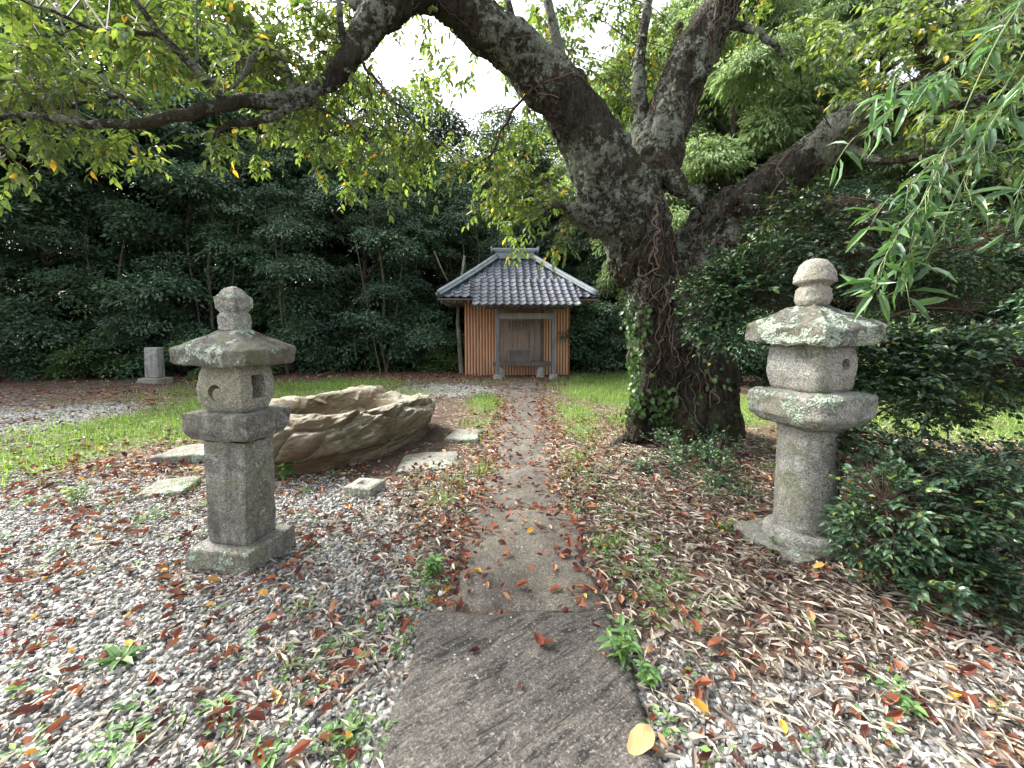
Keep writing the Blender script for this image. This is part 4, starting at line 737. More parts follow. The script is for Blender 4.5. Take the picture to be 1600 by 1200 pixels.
def clump_set(n, R_, z0, z1, r0, seed, flat=.6):
    g = np.random.default_rng(seed); L = []
    for k in range(n):
        t = (k + .5) / n; z = z0 + (z1 - z0) * t; w_ = R_ * math.sqrt(max(.05, 1 - abs(2 * t - .9) ** 2.2)); a = k * 2.4 + g.random(); q = w_ * g.uniform(.35, .9); s = r0 * g.uniform(.7, 1.25); L.append((q * math.cos(a), q * math.sin(a), z, s, s, s * flat, s * s))
    return L
TA = tree_mesh('evergreen_tree', 1, clump_set(24, 2.8, 1.4, 8.6, 1.15, 1), 1150, .42, 34, .15, .062, M_EV, limbs(7.8, .16, 2.4, 12, 1))
TA2 = tree_mesh('evergreen_tree', 2, clump_set(22, 2.9, .8, 8.2, 1.2, 2, .5), 1100, .45, 34, .145, .066, M_EV2, limbs(7.2, .14, 2.4, 12, 2, .15))
TB = tree_mesh('tall_tree', 3, clump_set(19, 3.2, 3.4, 10.6, 1.3, 3, .55), 950, .48, 32, .16, .07, M_EV, limbs(9.9, .17, 2.6, 11, 3, .45))
TC = tree_mesh('bush', 4, clump_set(9, 1.1, .25, 2.0, .62, 4, .55), 420, .3, 30, .11, .048, M_EV2, limbs(1.9, .04, 1.0, 7, 4, .1))
M_MID = leafmat('mid_green_leaf', ramp3((.04, .08, .03), (.075, .14, .045), (.13, .21, .07)), .5, .2)
TC2 = tree_mesh('bush', 6, clump_set(8, 1.2, .15, 1.5, .6, 7, .45), 400, .3, 30, .10, .045, M_MID, limbs(1.4, .03, 1.1, 7, 5, .1))
TD = tree_mesh('camphor_tree', 5, clump_set(46, 3.0, 2.4, 11.2, .78, 5, .8), 2100, .38, 44, .16, .052, M_BR, limbs(10.4, .2, 2.6, 14, 6, .3), hang=.8, upf=.8)
TG = tree_mesh('sun_tinted_tree', 8, clump_set(14, 2.8, 3.2, 9.5, 1.3, 8, .6), 420, .5, 26, .14, .06, M_SUNTINT, limbs(9.0, .15, 2.6, 9, 7, .4))
TS = tree_mesh('slender_tree', 9, clump_set(9, 1.7, 3.0, 6.6, .75, 9, .45), 200, .36, 26, .11, .045, M_EV2, [[(0, 0, -.2, .05), (.2, 0, 1.5, .045), (.1, .1, 3.4, .05), (.5, 0, 6, .02)], [(.15, 0, -.2, .04), (-.3, .1, 1.8, .032), (-.7, .2, 4.8, .02)], [(.3, .1, -.2, .035), (.7, .1, 2., .028), (1.2, 0, 5, .015)]], mbark=barkmat('pale_stem_bark', (.13, .115, .09), (.27, .25, .21), .3))
EV = 'evergreens forming the dark edge of the woods'; BK = 'trees standing deeper in the woods'; BU = 'bushes along the foot of the woods'
used = set()
def put(p, x, y, rz, s, label, cat='tree', group=None): place(p, p.name not in used, (x, y), rz, s, label, cat, group); used.add(p.name)
put(TA, -14.8, 13.2, .3, 1.2, 'dark evergreen tree at the far left edge of the clearing', group=EV)
put(TA2, -11.3, 14.6, 1.3, 1.15, 'layered dark green tree above the rectangular stone marker', group=EV)
put(TA, -8.2, 15.4, 2.1, .92, 'dark evergreen tree between the stone marker and the left lantern', group=EV)
put(TA2, -5.2, 14.6, 3.4, .90, 'bluish green tree with layered boughs behind the left lantern finial', group=EV)
put(TA, -2.6, 16.8, 4.4, .84, 'dark evergreen tree left of the shrine roof', group=EV)
put(TA2, 3.9, 18.0, .7, .85, 'shaded tree just right of the shrine roof, behind the cherry trunk', group=EV)
put(TA, .9, 19.5, 5.2, .9, 'dark evergreen tree directly behind the shrine', group=EV)
put(TS, -9.9, 13.3, 0, 1.0, 'cluster of thin bare stems with a light crown behind the stone marker')
put(TS, -12.4, 12.9, 1.0, .85, 'thin forked stems in the dark woods left of the stone marker')
put(TS, -7.3, 13.3, 2.0, .9, 'thin forked stems in the dark woods between the stone marker and the left lantern')
put(TS, -4.2, 13.7, 4.0, .85, 'thin forked stems rising in the dark woods behind the boulder')
put(TS, -1.6, 15.8, 2.5, .95, 'thin stemmed tree leaning beside the left side of the shrine')
for i, (x, y, rz, s, p) in enumerate([(-19, 16.5, 0, 1.45, TA), (-15.5, 17.5, 1, 1.4, TB), (-11.4, 18.5, 2, 1.3, TB), (-7.6, 19.5, 3, 1.22, TB), (-4.2, 20.8, 4, 1.12, TB), (-.6, 22, 5, 1.12, TB), (3.2, 22.5, 1.5, 1.2, TB), (7, 21, 2.5, 1.3, TB), (-22, 12.5, 4, 1.5, TA), (-13.2, 16.6, 1, 1.25, TA), (-17.3, 14.8, 2, 1.3, TA2), (-9.7, 17.4, 3, 1.2, TA), (-6.2, 17.8, 3, 1.1, TA2), (-17.5, 23, 1, 1.5, TB), (-9, 25.5, 4, 1.4, TA2), (-13, 24, 2, 1.6, TA2), (-5.2, 26, 0, 1.35, TA), (6.2, 26.5, 1, 1.6, TA2), (1.6, 27.5, 2.2, 1.35, TA2), (-1.8, 28, 2, 1.3, TA)]):
    put(p, x, y, rz, s, 'shaded tree deeper in the woods behind the front row of evergreens', group=BK)
for i, (x, y, rz, s, lb) in enumerate([(-6.3, 31, 0, 1.0, 'tree coloured yellow green as if sunlit, glimpsed through the woods behind the left lantern'), (-3.0, 24.5, 1, 1.1, 'tree coloured yellow green as if sunlit, glimpsed through the gap left of the shrine roof'), (-13.5, 30, 2, 1.05, 'tree coloured yellow green as if sunlit, showing above the stone marker')]): put(TG, x, y, rz, s, lb)
put(TD, 6.9, 13.2, 0, 1.08, 'tall light green tree with drooping sprays right of the upright cherry limb', group='bright green trees behind the cherry tree')
put(TD, 10.6, 12.2, 2., 1.1, 'tall light green tree filling the sky above the right lantern', group='bright green trees behind the cherry tree')
put(TD, 8.9, 16.5, 5., 1.3, 'tall light green tree at the back, between the two nearer bright ones', group='bright green trees behind the cherry tree')
put(TD, 14.5, 10.5, 1., 1.15, 'light green tree at the upper right edge behind the bamboo spray', group='bright green trees behind the cherry tree')
put(TD, 4.6, 16.2, 4., 1.05, 'light green tree seen between the upright cherry limb and the small middle branches', group='bright green trees behind the cherry tree')
put(TA2, 8.4, 10.9, 1.1, .62, 'lower dark tree under the bright green trees, above the right lantern', group=EV)
put(TA, 11.6, 9.2, 2.2, .75, 'dark evergreen tree at the right edge of the clearing', group=EV)
put(TA2, 13.5, 6.0, 3.9, .8, 'dark layered tree at the far right beyond the sunny lawn', group=EV)
put(TA, 15.5, 13, 3.3, 1.2, 'shaded tree deeper in the woods behind the front row of evergreens', group=BK); put(TA2, 11, 16.5, 3.3, 1.2, 'shaded tree deeper in the woods behind the front row of evergreens', group=BK)
BL = [(-14.4, 11.8, 'leftmost low bush at the woods edge'), (-12.4, 12.4, 'low dark bush just left of the stone marker'), (-10.9, 12.9, 'dark bush pressed behind the rectangular stone marker'), (-8.6, 12.8, 'dark leafy bush just right of the rectangular stone marker'), (-6.9, 14.2, 'bush in deep shade behind the left lantern cap'), (-4.7, 15.2, 'bush in deep shade right of the round topped dark stone'),
      (-3.3, 14.4, 'green bush at the woods edge behind the boulder'), (-2.1, 14.6, 'low green bush touching the left corner of the shrine'), (2.9, 14.3, 'low dark bush right of the shrine wall'), (4.2, 15.2, 'dark bush between the shrine and the cherry trunk')]
for i, (x, y, lb) in enumerate(BL): put([TC, TC2][i % 2], x, y, i * 1.3, [(1.15, 1.15, 1.1), (1, 1, .9)][i % 2], lb, 'bush', BU)
for i, (x, y, s, lb) in enumerate([(6.0, 10.6, 1.0, 'rounded bush seen right of the cherry trunk base'), (8.3, 9.4, 1.2, 'dark bush beyond the sunny lawn behind the right shrub'), (10.6, 7.2, 1.25, 'dark bush at the right end of the sunny lawn')]): put([TC, TC2][i % 2], x, y, i * 2., s, lb, 'bush', BU)
for i, (x, y, s) in enumerate([(-17, 12, 1.3), (-19, 10, 1.4), (-5.8, 16.5, 1.3), (-9.5, 16.5, 1.4), (-12.6, 16, 1.4), (-3.6, 18, 1.4), (-.8, 17.6, 1.3), (2.2, 17.6, 1.3), (5.9, 17, 1.4), (7.6, 15, 1.4), (-7.5, 18.2, 1.4), (-16, 16, 1.5), (3.5, 20.5, 1.5), (-1.8, 20.5, 1.5), (12.5, 4.3, 1.4), (9.6, 14.8, 1.5), (-5, 21, 1.5)]): put([TC, TC2][i % 2], x, y, i * 1.7, (s, s, s * 1.35), 'dark undergrowth bush in deep shade inside the woods', 'bush', 'undergrowth inside the woods')
# fallen dead wood, leaning pole
P = resample([G(498, 590) + (0, 0, .05), G(522, 584) + (0, 0, .1), G(545, 576) + (0, 0, .2)], 10); tag(mk('fallen_branch', *tube(P, np.linspace(.045, .02, 10), 7, .1, g), M_VINE, None, True), 'fallen bare branch on the ground at the woods edge behind the boulder', 'branch')
P = resample([at(722, 590, 13.4), at(718, 540, 13.5), at(716, 480, 13.6), at(726, 400, 13.8)], 14); tag(mk('bare_trunk', *tube(P, np.linspace(.09, .04, 14), 9, .06, g), barkmat('pale_bark', (.2, .19, .17), (.42, .40, .36), .5), None, True), 'pale bare tree trunk just left of the shrine wall', 'tree trunk')
P = resample([at(678, 392, 14.5), at(690, 420, 14.6), at(700, 440, 14.8)], 8); tag(mk('broken_branch', *tube(P, np.linspace(.028, .018, 8), 7, .06, g), plain('dry_wood', (.3, .23, .16)), None, True), 'pale broken branch hanging in the woods left of the shrine roof', 'branch')

# ---------------------------------------------------------------- shrub by the right lantern, overhanging camellia, bamboo spray
M_CAM = leafmat('glossy_dark_leaf', [(0, (.018, .045, .022)), (.5, (.032, .075, .035)), (.93, (.055, .11, .045)), (.97, (.16, .24, .05)), (1, (.25, .26, .05))], .36, .1, spec=.5)
M_STEM = plain('red_brown_stem', (.075, .045, .034), var=.4, scale=20)
def layered(name, root_loc, stems, pads, K, lL, lW, m, label, cat, seed, twig=.2, up=.12, hang=.15):
    g = np.random.default_rng(seed); root = empty(name, root_loc); O = np.array(root_loc, float); tag(root, label, cat); sm_ = MB(); T = []
    for S in stems:
        S = np.array(S, float); Q = resample(S, len(S) * 5); sm_.add(*tube(Q[:, :3] - O, Q[:, 3], 7, .05, g)); T.append(Q)
    T = np.vstack(T); SP, SD = [], []
    for (cx, cy, cz, rx, ry, rz, n) in pads:
        for _ in range(n):
            d = unit(g.standard_normal(3)); q = g.random() ** .45; tg = np.array((cx, cy, cz)) + d * q * (rx, ry, rz)
            if tg[2] < .03: tg[2] = .04 + g.random() * .1
            dd = np.linalg.norm((T[:, :3] - tg) * (1, 1, 1.4), axis=1); j = int(np.argmin(dd + g.random(len(dd)) * .45)); s = T[j, :3]; L = np.linalg.norm(tg - s); C = resample([s, (s + tg) / 2 + (0, 0, .05 * L), tg], 7)
            sm_.add(*tube(C - O, np.linspace(min(.005, .002 + .002 * L), .001, 7), 4)); dirn = unit(tg - s)
            for k in range(3): SP.append(C[-1] - (C[-1] - C[-3]) * g.random() * .8); v = dirn * .9 + g.normal(0, .55, 3) * (1, 1, .4); v[2] += up; SD.append(v)
    SP, SD = np.array(SP), np.array(SD); lv, tw_ = sprays(SP, SD, g.uniform(.6, 1.2, len(SP)) * twig, K, lL, lW, g, .2, hang, LEAF8, .0016, .3, .45)
    V = lv[0]; mk('foliage', V - O, lv[1], m, root, False, lv[2]); sm_.add(tw_[0] - O, tw_[1]); sm_.build('stem', M_STEM, root, True); return root
layered('shrub', (2.25, 2.35, 0), [[(2.25, 2.35, -.05, .012), (2.1, 2.2, .3, .008), (1.95, 2.1, .55, .004)], [(2.3, 2.4, -.05, .012), (2.5, 2.3, .4, .008), (2.8, 2.3, .6, .004)], [(2.2, 2.3, -.05, .01), (2.0, 2.0, .15, .006)], [(2.35, 2.4, 0, .01), (3.0, 2.5, .5, .006), (3.5, 2.6, .6, .004)]],
        [(2.02, 2.12, .42, .30, .2, .30, 105), (2.42, 2.15, .40, .42, .32, .36, 190), (2.2, 1.98, .2, .36, .2, .16, 50), (2.95, 2.45, .52, .6, .4, .26, 180), (2.2, 2.4, .72, .35, .3, .15, 60), (2.35, 1.85, .10, .14, .16, .08, 14)], 7, .043, .023, M_CAM, 'dense dark green glossy shrub spilling around the foot of the right lantern', 'shrub', 31, .13)
layered('camellia_tree', (2.42, 3.05, 0), [[(2.42, 3.05, -.05, .035), (2.46, 3.0, .6, .03), (2.5, 3.02, 1.2, .026), (2.62, 3.08, 1.8, .02), (2.7, 3.1, 2.4, .012)], [(2.5, 3.02, 1.2, .018), (2.1, 3.1, 1.55, .012), (1.7, 3.2, 1.7, .007)], [(2.47, 3.0, 1.0, .016), (2.9, 2.8, 1.2, .01), (3.5, 2.8, 1.25, .006)], [(2.6, 3.05, 1.7, .014), (3.1, 3.2, 2.0, .01), (3.8, 3.4, 2.1, .006)], [(2.5, 3., 1.4, .012), (3.0, 3.1, 1.6, .008), (3.6, 3.2, 1.6, .005)], [(2.44, 3.05, .5, .012), (3.0, 3.2, .85, .008), (3.7, 3.2, .9, .005)]],
        [(1.62, 3.15, 1.72, .30, .25, .25, 110), (1.95, 3.15, 1.9, .40, .3, .32, 120), (1.6, 3.1, 1.42, .28, .2, .12, 34), (2.8, 3.2, 2.0, .65, .35, .36, 180), (3.5, 3.4, 1.85, .6, .4, .42, 170), (2.75, 2.75, 1.32, .5, .3, .14, 130), (3.5, 2.9, 1.25, .6, .35, .18, 150), (2.4, 3.3, 2.35, .5, .3, .25, 60), (2.22, 2.66, 1.0, .15, .14, .16, 36), (2.5, 2.62, 1.15, .3, .22, .12, 60), (3.3, 3.2, .86, .6, .3, .14, 90), (3.9, 3.3, 2.3, .5, .4, .3, 60)], 7, .05, .027, M_CAM, 'dark glossy leaved camellia with thin brown stem behind the right lantern', 'small tree', 32, .16)
layered('creeping_shrub', (1.95, 4.2, 0), [[(1.95, 4.2, -.02, .008), (1.7, 4.0, .1, .005), (1.4, 3.9, .1, .003)], [(2.0, 4.2, 0, .008), (2.1, 3.8, .12, .005)]], [(1.5, 4.0, .08, .35, .3, .07, 40), (1.95, 4.1, .14, .3, .4, .12, 60), (1.85, 3.5, .07, .25, .35, .06, 26), (2.3, 4.6, .2, .3, .4, .15, 40), (1.75, 4.6, .2, .25, .2, .14, 30)], 6, .042, .022, M_CAM, 'low dark evergreen seedlings between the cherry trunk foot and the right lantern', 'shrub', 33, .11)
M_BAM = leafmat('bamboo_leaf', ramp3((.05, .11, .05), (.08, .16, .065), (.13, .22, .09)), .4, .3, (1.3, 1.6, .6)); M_CULM = plain('bamboo_stem', (.11, .15, .05), .45, .4)
def bamboo(loc, tips, label, seed):
    g = np.random.default_rng(seed); root = empty('bamboo_spray', loc); O = np.array(loc, float); tag(root, label, 'bamboo'); st = MB(); P, D, N, L, W = [], [], [], [], []
    for T in tips:
        Q = resample([at(*q) for q in T], 26); st.add(*tube(Q - O, np.linspace(.0028, .0009, 26), 5)); dirs = np.gradient(Q, axis=0)
        for k in range(3, 26):
            if g.random() < .35: continue
            a = g.normal(0, 1, 3); a[2] = -abs(a[2]) * .4 - .3; bt = [Q[k]]; v = unit(unit(dirs[k]) * 1.1 + unit(a) * .55)
            nn_ = g.integers(2, 5)
            for j in range(nn_): v = unit(v + (0, 0, -.22) + g.normal(0, .1, 3)); bt.append(bt[-1] + v * .028)
            st.add(*tube(np.array(bt) - O, np.linspace(.0016, .0008, len(bt)), 4))
            for j in range(g.integers(2, 5)):
                b_ = bt[-1 - (j % len(bt))]; P.append(b_); D.append(v * .7 + g.normal(0, .8, 3) + (0, 0, -.2)); N.append(g.normal(0, .6, 3) + (0, -.5, .8)); l_ = g.uniform(.06, .125); L.append(l_); W.append(l_ * .21)
    lv = leaves(LEAF8, P, D, N, np.array(L), np.array(W), g); mk('foliage', lv[0] - O, lv[1], M_BAM, root, False, lv[2]); st.build('stem', M_CULM, root, True)
B0 = at(1640, -60, 1.7)
bamboo(B0, [[(1640, -60, 1.7), (1560, 60, 1.55), (1490, 210, 1.45), (1435, 330, 1.4), (1415, 440, 1.38)], [(1640, -60, 1.7), (1530, 70, 1.6), (1420, 150, 1.5), (1335, 215, 1.45)], [(1640, 0, 1.7), (1560, 150, 1.6), (1450, 260, 1.5), (1350, 340, 1.45)], [(1660, 40, 1.6), (1600, 120, 1.5), (1540, 210, 1.4), (1460, 380, 1.35)],
            [(1500, 180, 1.46), (1450, 300, 1.4), (1400, 370, 1.36), (1370, 430, 1.33)], [(1660, -100, 1.8), (1580, 20, 1.7), (1470, 110, 1.6), (1390, 140, 1.55)], [(1660, 150, 1.5), (1620, 230, 1.45), (1580, 330, 1.4)]], 'drooping bamboo spray with long narrow leaves hanging in from the upper right', 51)

# ---------------------------------------------------------------- loose ground cover
g = np.random.default_rng(77)
def wedge(n, y0, y1, k=1.55, pw=2.):
    y = (y0 ** pw + g.random(n) * (y1 ** pw - y0 ** pw)) ** (1 / pw); x = (g.random(n) * 2 - 1) * (k * y); return x, y
def occupied(x, y):
    r = on_path(x, y); u = ((x + 1.69) * math.cos(R(62.8)) + (y - 5.5) * math.sin(R(62.8))) / 1.4; v = (-(x + 1.69) * math.sin(R(62.8)) + (y - 5.5) * math.cos(R(62.8))) / .62; return r | (u * u + v * v < 1) | ((x - 1.9) ** 2 + (y - 2.67) ** 2 < .05) | ((np.abs(x - .15) < 1.7) & (y > 12.95))
gv = lambda x, y: np.clip(blobs(x, y, GRAV) + .45 * fbm(x, y, 0, 3.5, 2) - .15, 0, 1)
# icosahedron pebble
ph = (1 + 5 ** .5) / 2; IV = unit(np.array([(-1, ph, 0), (1, ph, 0), (-1, -ph, 0), (1, -ph, 0), (0, -1, ph), (0, 1, ph), (0, -1, -ph), (0, 1, -ph), (ph, 0, -1), (ph, 0, 1), (-ph, 0, -1), (-ph, 0, 1)], float))
IF = np.array([(0, 11, 5), (0, 5, 1), (0, 1, 7), (0, 7, 10), (0, 10, 11), (1, 5, 9), (5, 11, 4), (11, 10, 2), (10, 7, 6), (7, 1, 8), (3, 9, 4), (3, 4, 2), (3, 2, 6), (3, 6, 8), (3, 8, 9), (4, 9, 5), (2, 4, 11), (6, 2, 10), (8, 6, 7), (9, 8, 1)])
M_PEB = leafmat('gravel_stone', [(0, (.06, .063, .06)), (.2, (.16, .16, .15)), (.6, (.26, .255, .24)), (.85, (.37, .36, .335)), (1, (.54, .525, .485))], .8, 0, spec=.3, var=.12, vs_=60)
def pebbles(x, y, smin, smax):
    n = len(x); s = (smin + (smax - smin) * g.random(n) ** 2.2)[:, None]; J = 1 + .22 * g.standard_normal((n, 12)); V = IV[None] * J[..., None] * (s * np.ones(3) * g.uniform(.55, 1.15, (n, 3)))[:, None] ; V[..., 2] *= .8
    a = g.uniform(0, 6.28, n); c, s_ = np.cos(a)[:, None], np.sin(a)[:, None]; Xr = V[..., 0] * c - V[..., 1] * s_; Yr = V[..., 0] * s_ + V[..., 1] * c
    z = gz(x, y) + g.uniform(-.002, .010, n); V = np.stack([Xr + x[:, None], Yr + y[:, None], V[..., 2] + z[:, None]], -1)
    return V.reshape(-1, 3), (np.arange(n)[:, None, None] * 12 + IF[None]).reshape(-1, 3), np.repeat(g.random(n), 12)
x, y = wedge(72000, 1.1, 4.2); k = (g.random(len(x)) < gv(x, y) * 1.25 + .05) & ~occupied(x, y); V1 = pebbles(x[k], y[k], .008, .019)
x, y = wedge(42000, 4.2, 12); k = (g.random(len(x)) < gv(x, y)) & ~occupied(x, y); V2 = pebbles(x[k], y[k], .014, .028)
mb = MB(); mb.add(*V1).add(*V2); print('pebbles', len(V1[2]) // 12, len(V2[2]) // 12); tag(mb.build('gravel', M_PEB), 'pale grey crushed stone gravel spread over the clearing', 'gravel', kind='stuff')
def lying(x, y, L, W, tm, tilt=.35, lift=(.004, .03), path_h=0):
    n = len(x); a = g.uniform(0, 6.28, n); D = np.stack([np.cos(a), np.sin(a), g.normal(0, tilt * .6, n)], -1); N = np.stack([g.normal(0, tilt, n), g.normal(0, tilt, n), np.ones(n)], -1)
    h = gz(x, y) + g.uniform(lift[0], lift[1], n)
    for i, (a_, b_, c, d) in enumerate(SLABS): h = np.where((x > a_) & (x < b_) & (y > c) & (y < d), [.055, .038, .03, .028, .026, .025, .025, .025, .04, .04][i], h)
    return leaves(tm, np.stack([x, y, h], -1), D, N, L, W, g)
M_STRAW = leafmat('dry_bamboo_leaf', [(0, (.06, .045, .036)), (.25, (.12, .095, .075)), (.45, (.25, .205, .16)), (.65, (.46, .40, .32)), (1, (.66, .60, .50))], .75, .12, (1, 1, 1), .3, .2)
fs = lambda x, y: np.clip(.10 + blobs(x, y, STRAW) * 1.0 + .35 * fbm(x, y, 0, 3, 8) - .05, 0, 1)
x, y = wedge(100000, 1.15, 6.0); k = (g.random(len(x)) < fs(x, y)) & ~(on_path(x, y)) ; x, y = x[k], y[k]; n = len(x); print('straw', n)
LS = g.uniform(.03, .10, n); lv = lying(x, y, LS, LS * g.uniform(.10, .24, n), LEAF4, .32, (.002, .035)); mb = MB(); mb.add(lv[0], lv[1], lv[2])
x, y = wedge(9000, 1.2, 8.0); k = (g.random(len(x)) < .35 * fs(x, y) + .10) & ~occupied(x, y); x, y = x[k], y[k]; LS = g.uniform(.05, .16, len(x)); lv = lying(x, y, LS, LS * .09, LEAF4, .25, (.01, .04)); mb.add(*lv)
tag(mb.build('dry_bamboo_leaves', M_STRAW), 'straw coloured dry bamboo leaves carpeting the ground right of the path', 'dry leaves', kind='stuff')
M_DEAD = leafmat('fallen_leaf', [(0, (.06, .022, .018)), (.25, (.12, .035, .025)), (.5, (.22, .065, .035)), (.75, (.29, .105, .055)), (.9, (.37, .18, .10)), (.955, (.40, .25, .12)), (.96, (.62, .33, .03)), (1, (.70, .45, .10))], .55, .12, (1.2, 1, .7), .4, .2)
fr = lambda x, y: np.clip(.29 - .15 * blobs(x, y, STRAW[:1]) + .75 * blobs(x, y, REDL) + .75 * fbm(x, y, 0, 2.2, 6) - .5 * blobs(x, y, GRASS), 0, 1.3)
mb = MB()
for (cnt, y0, y1, l0, l1, dens) in ((11000, 1.15, 4.5, .035, .085, .42), (30000, 4.5, 14.5, .05, .10, .42)):
    x, y = wedge(cnt, y0, y1); pr = fr(x, y) * dens; pr = np.where(on_path(x, y), np.where(y < 2.0, .008, np.where(y < 4, .13, .2)), pr); k = (g.random(len(x)) < pr) & ~(occupied(x, y) & ~on_path(x, y)); x, y = x[k], y[k]; n = len(x); print('red', n)
    L = l0 + (l1 - l0) * g.random(n) ** 1.8; mb.add(*lying(x, y, L, L * g.uniform(.4, .62, n), CURL, .4, (.004, .03)))
# drifts against the lantern feet, boulder and near slab
for (cx, cy, rr_, cnt) in ((-1.70, 2.5, .33, 90), (1.9, 2.6, .33, 70), (-1.3, 4.35, .3, 60), (-.45, 1.5, .22, 26), (.5, 1.5, .2, 20), (1.6, 5.0, .5, 80)):
    a = g.uniform(0, 6.28, cnt); q = rr_ * (1 + np.abs(g.normal(0, .25, cnt))); x, y = cx + q * np.cos(a), cy + q * np.sin(a) * .9; k = ~on_path(x, y, -.02); L = g.uniform(.03, .07, cnt); mb.add(*lying(x[k], y[k], L[k], L[k] * .5, CURL, .6, (.006, .045)))
# drifts along the slab edges
for s in (-1, 1):
    y = 2 + 6.5 * g.random(380) ** 1.2; e = np.interp(y, [2, 3.2, 4.2, 6, 8.5], [-.33, -.28, -.22, -.13, -.09] if s < 0 else [.49, .45, .44, .5, .6]); x = e + s * g.normal(0, .14, 380); L = g.uniform(.035, .07, 380); mb.add(*lying(x, y, L, L * .5, CURL, .4, (.004, .03)))
x, y = wedge(900, 4.2, 7.2); u_ = g.normal(0, .42, 500); v_ = g.normal(0, .2, 500)  # leaves inside the basin
tag(mb.build('fallen_leaves', M_DEAD), 'curled red brown and orange fallen leaves scattered over the clearing', 'fallen leaves', kind='stuff')
th_ = np.linspace(0, 2 * np.pi, 22, endpoint=False); ro = .043 * (1 + .3 * np.abs(np.cos(th_)) ** 8) * (1 - .12 * np.cos(th_) ** 3 + .03 * np.sin(7 * th_)); LV = np.vstack([[(0, 0, .004)], np.stack([ro * 1.15 * np.cos(th_), ro * .86 * np.sin(th_), .010 * np.abs(np.sin(th_)) + .004 * np.sin(3 * th_)], -1)]); k_ = np.arange(22)
lo = mk('fallen_leaf', LV, np.stack([np.zeros(22, int), 1 + k_, 1 + (k_ + 1) % 22], -1), plain('yellow_leaf', (.34, .265, .12), .6, .3, .18, 60), None, True); c_ = G(1003, 1178); lo.location = (c_[0], c_[1], .055); lo.rotation_euler = (R(12), R(-6), R(35)); tag(lo, 'large pale yellow fallen leaf at the right edge of the nearest slab', 'leaf')
# humus crumbs
M_CR = leafmat('bark_crumbs', [(0, (.03, .02, .016)), (.6, (.08, .055, .042)), (1, (.16, .12, .09))], .9, 0, spec=.2, var=.2)
x, y = wedge(42000, 1.15, 6.5); k = (g.random(len(x)) < np.clip(.45 + .5 * blobs(x, y, SOIL) + .4 * blobs(x, y, STRAW) + .4 * blobs(x, y, REDL) + .5 * fbm(x, y, 0, 2.8, 31), 0, 1) * .8) & ~occupied(x, y); x, y = x[k], y[k]; L = g.uniform(.012, .05, len(x)); lv = lying(x, y, L, L * g.uniform(.15, .5, len(x)), LEAF4, .6, (0, .02)); tag(mk('leaf_mould', lv[0], lv[1], M_CR, None, False, lv[2]), 'dark brown leaf mould and crumbs between the stones', 'leaf mould', kind='stuff')

# weeds and grass
M_GR = leafmat('grass_blade', ramp3((.09, .15, .04), (.17, .26, .07), (.30, .40, .13)), .6, .35, (1.4, 1.6, .5)); M_WD = leafmat('weed_leaf', ramp3((.06, .13, .045), (.10, .20, .06), (.18, .29, .08)), .5, .3)
gr = lambda x, y: np.clip(blobs(x, y, GRASS) * 1.15 + .5 * fbm(x, y, 0, 2.5, 12) - .25, 0, 1)
def blades(x, y, h, w_):
    n = len(x); a = g.uniform(0, 6.28, n); ln = g.uniform(.1, .6, n); D = np.stack([np.cos(a) * ln, np.sin(a) * ln, np.ones(n)], -1); N = np.stack([np.cos(a), np.sin(a), -ln], -1)
    T = (np.array([(0, -.5, 0), (0, .5, 0), (.5, .4, .0), (.5, -.4, .0), (1, 0, -.22)]), np.array([(0, 1, 2), (0, 2, 3), (3, 2, 4)])); return leaves(T, np.stack([x, y, gz(x, y) - .005], -1), D, N, h, w_, g)
mb = MB(); x, y = wedge(170000, 3.2, 15, 1.45); k = (g.random(len(x)) < gr(x, y) * 1.0) & ~occupied(x, y); x, y = x[k], y[k]; print('grass', len(x)); mb.add(*blades(x, y, g.uniform(.03, .12, len(x)), g.uniform(.004, .008, len(x)) * (1 + y / 10)))
for c in [G(715, 760), G(290, 765), G(690, 790), G(945, 860), G(905, 720), G(755, 740), G(640, 620)]:
    n = 60; xx, yy = c[0] + g.normal(0, .06, n), c[1] + g.normal(0, .06, n); mb.add(*blades(xx, yy, g.uniform(.06, .17, n), np.full(n, .005)))
tag(mb.build('grass', M_GR), 'short bright green grass growing in patches over the clearing', 'grass', kind='stuff')
mb = MB(); x, y = wedge(3000, 3.0, 15, 1.45); k = (g.random(len(x)) < np.clip(gr(x, y) + .05, 0, 1)) & ~occupied(x, y); x2, y2 = x[k], y[k]
x, y = wedge(2600, 1.2, 4.2, 1.3); pr = .05 + .6 * blobs(x, y, [(-.62, 1.45, .28, .3, 1), (-1.3, 1.35, .9, .12, .8), (.60, 1.75, .2, .25, 1), (-.5, 1.9, .22, .3, .8), (.72, 2.4, .22, .7, 1.5), (-.35, 2.5, .15, .3, .5), (.9, 1.45, .3, .15, .3), (-3, 3.2, 1, .5, .3), (.68, 3.6, .22, .7, 1.3), (-.48, 2.2, .14, .3, 1.2)]); k = (g.random(len(x)) < pr) & ~occupied(x, y); x2, y2 = np.append(x2, x[k]), np.append(y2, y[k])
for X_, Y_ in zip(x2, y2):
    n = g.integers(7, 16); h = g.uniform(.02, .09) * (1.3 if Y_ > 4 else .8); a = g.uniform(0, 6.28, n); rr = g.uniform(.01, .05, n) * (1.4 if Y_ > 4 else 1); P = np.stack([X_ + rr * np.cos(a), Y_ + rr * np.sin(a), gz(X_, Y_) + h * g.random(n) + .01], -1); L = g.uniform(.02, .042, n) * (1.5 if Y_ > 4 else 1)
    mb.add(*leaves(LEAF4, P, np.stack([np.cos(a), np.sin(a), g.normal(.15, .25, n)], -1), np.stack([g.normal(0, .3, n), g.normal(0, .3, n), np.ones(n)], -1), L, L * .5, g))
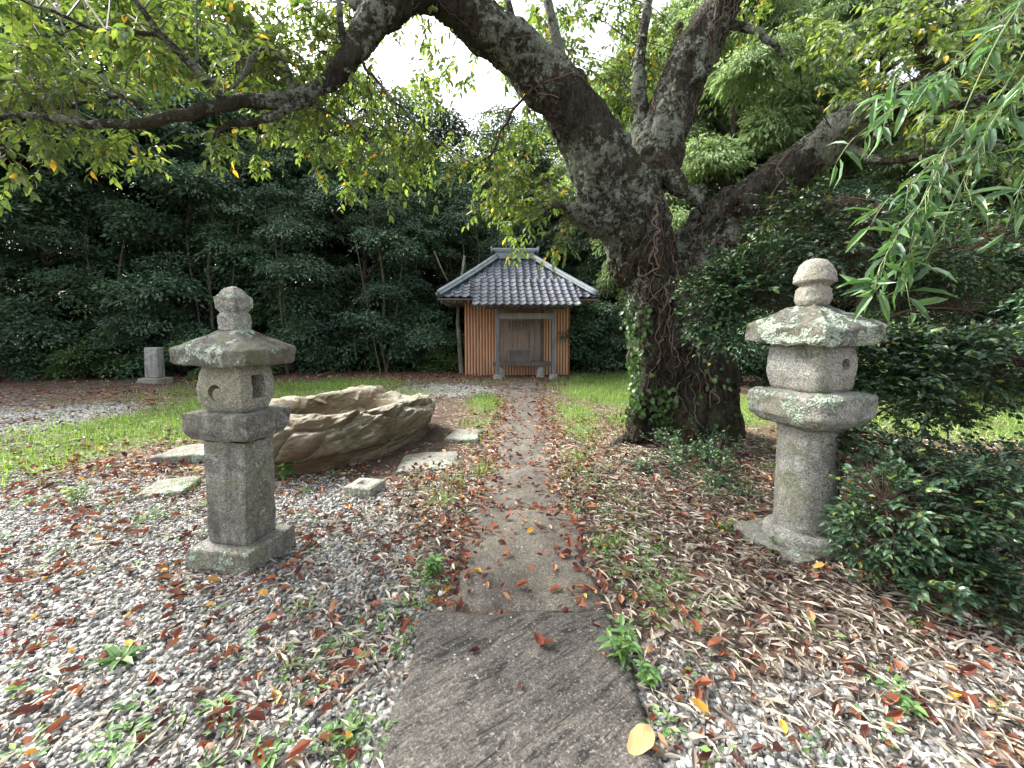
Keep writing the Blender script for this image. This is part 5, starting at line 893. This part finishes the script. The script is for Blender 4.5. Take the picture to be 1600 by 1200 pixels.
tag(mb.build('weeds', M_WD), 'low broad leaved weeds sprouting among gravel and litter', 'weeds', kind='stuff')
def weed(c, h, nst, lL, lW, label, name='seedling', m=None, seed=1, ros=False):
    g = np.random.default_rng(seed); st = MB(); P, D, N = [], [], []; root = empty(name, c)
    for k in range(nst):
        a = k * 2.4 + g.random(); ln = g.uniform(.1, .5); tip = np.array((math.cos(a) * ln * h, math.sin(a) * ln * h, h * g.uniform(.6, 1)))
        if ros:
            P.append((0, 0, .01)); D.append((math.cos(a), math.sin(a), g.uniform(.1, .5))); N.append((g.normal(0, .1), g.normal(0, .1), 1)); continue
        Q = resample([(0, 0, 0), tip * (.4, .4, .55), tip], 7); st.add(*tube(Q, np.linspace(.0025, .001, 7), 5))
        for j in range(2, 7):
            for s in (0, 3.14): b_ = a + j * 1.57 + s; P.append(Q[j]); D.append((math.cos(b_), math.sin(b_), g.uniform(-.1, .4))); N.append((g.normal(0, .2), g.normal(0, .2), 1))
    n = len(P); s = g.uniform(.7, 1.2, n); lv = leaves(LEAF8, P, D, N, lL * s, lW * s, g); mk('foliage', lv[0], lv[1], m or M_WD, root, False, lv[2])
    if not ros: st.build('stem', M_CULM, root)
    tag(root, label, 'weed'); return root
weed(G(972, 1040), .17, 4, .065, .026, 'bright green leafy seedling at the right edge of the nearest slab', seed=2)
weed(G(1010, 1075), .10, 4, .04, .022, 'low leafy weed in gravel right of the nearest slab', seed=12)
weed(G(676, 905), .13, 5, .06, .028, 'light green seedling among red leaves left of the path', seed=3)
weed(G(448, 752), .20, 4, .075, .038, 'green seedling growing against the boulder right of the left lantern', seed=4)
weed(G(188, 1035), .1, 15, .11, .030, 'dandelion like rosette in the gravel at lower left', 'rosette', seed=5, ros=True)
weed(G(535, 1150), .08, 12, .075, .032, 'bright green leafy rosette in gravel left of the nearest slab', 'rosette', seed=6, ros=True)
weed(G(420, 1185), .08, 11, .07, .03, 'green rosette at the bottom edge of the gravel', 'rosette', seed=16, ros=True)
weed(G(1137, 838), .10, 3, .05, .026, 'small bright seedling in leaf litter left of the right lantern base', seed=7)
weed(G(1212, 868), .15, 5, .03, .016, 'feathery pale weed against the base of the right lantern', seed=8)
weed(G(1042, 696), .20, 3, .10, .035, 'bright green sprout at the foot of the cherry tree', seed=9)
weed(G(1015, 690), .28, 9, .085, .055, 'bluish green leafy herb against the foot of the cherry trunk', seed=10)
weed(G(1075, 690), .42, 3, .12, .08, 'broad leaved vine shoot at the foot of the cherry trunk', seed=13)
weed(G(120, 790), .20, 6, .07, .02, 'tall pale green weed on the gravel at the left edge', seed=14)
weed(G(1415, 1125), .08, 3, .045, .022, 'small green seedling in the gravel at lower right', seed=15)
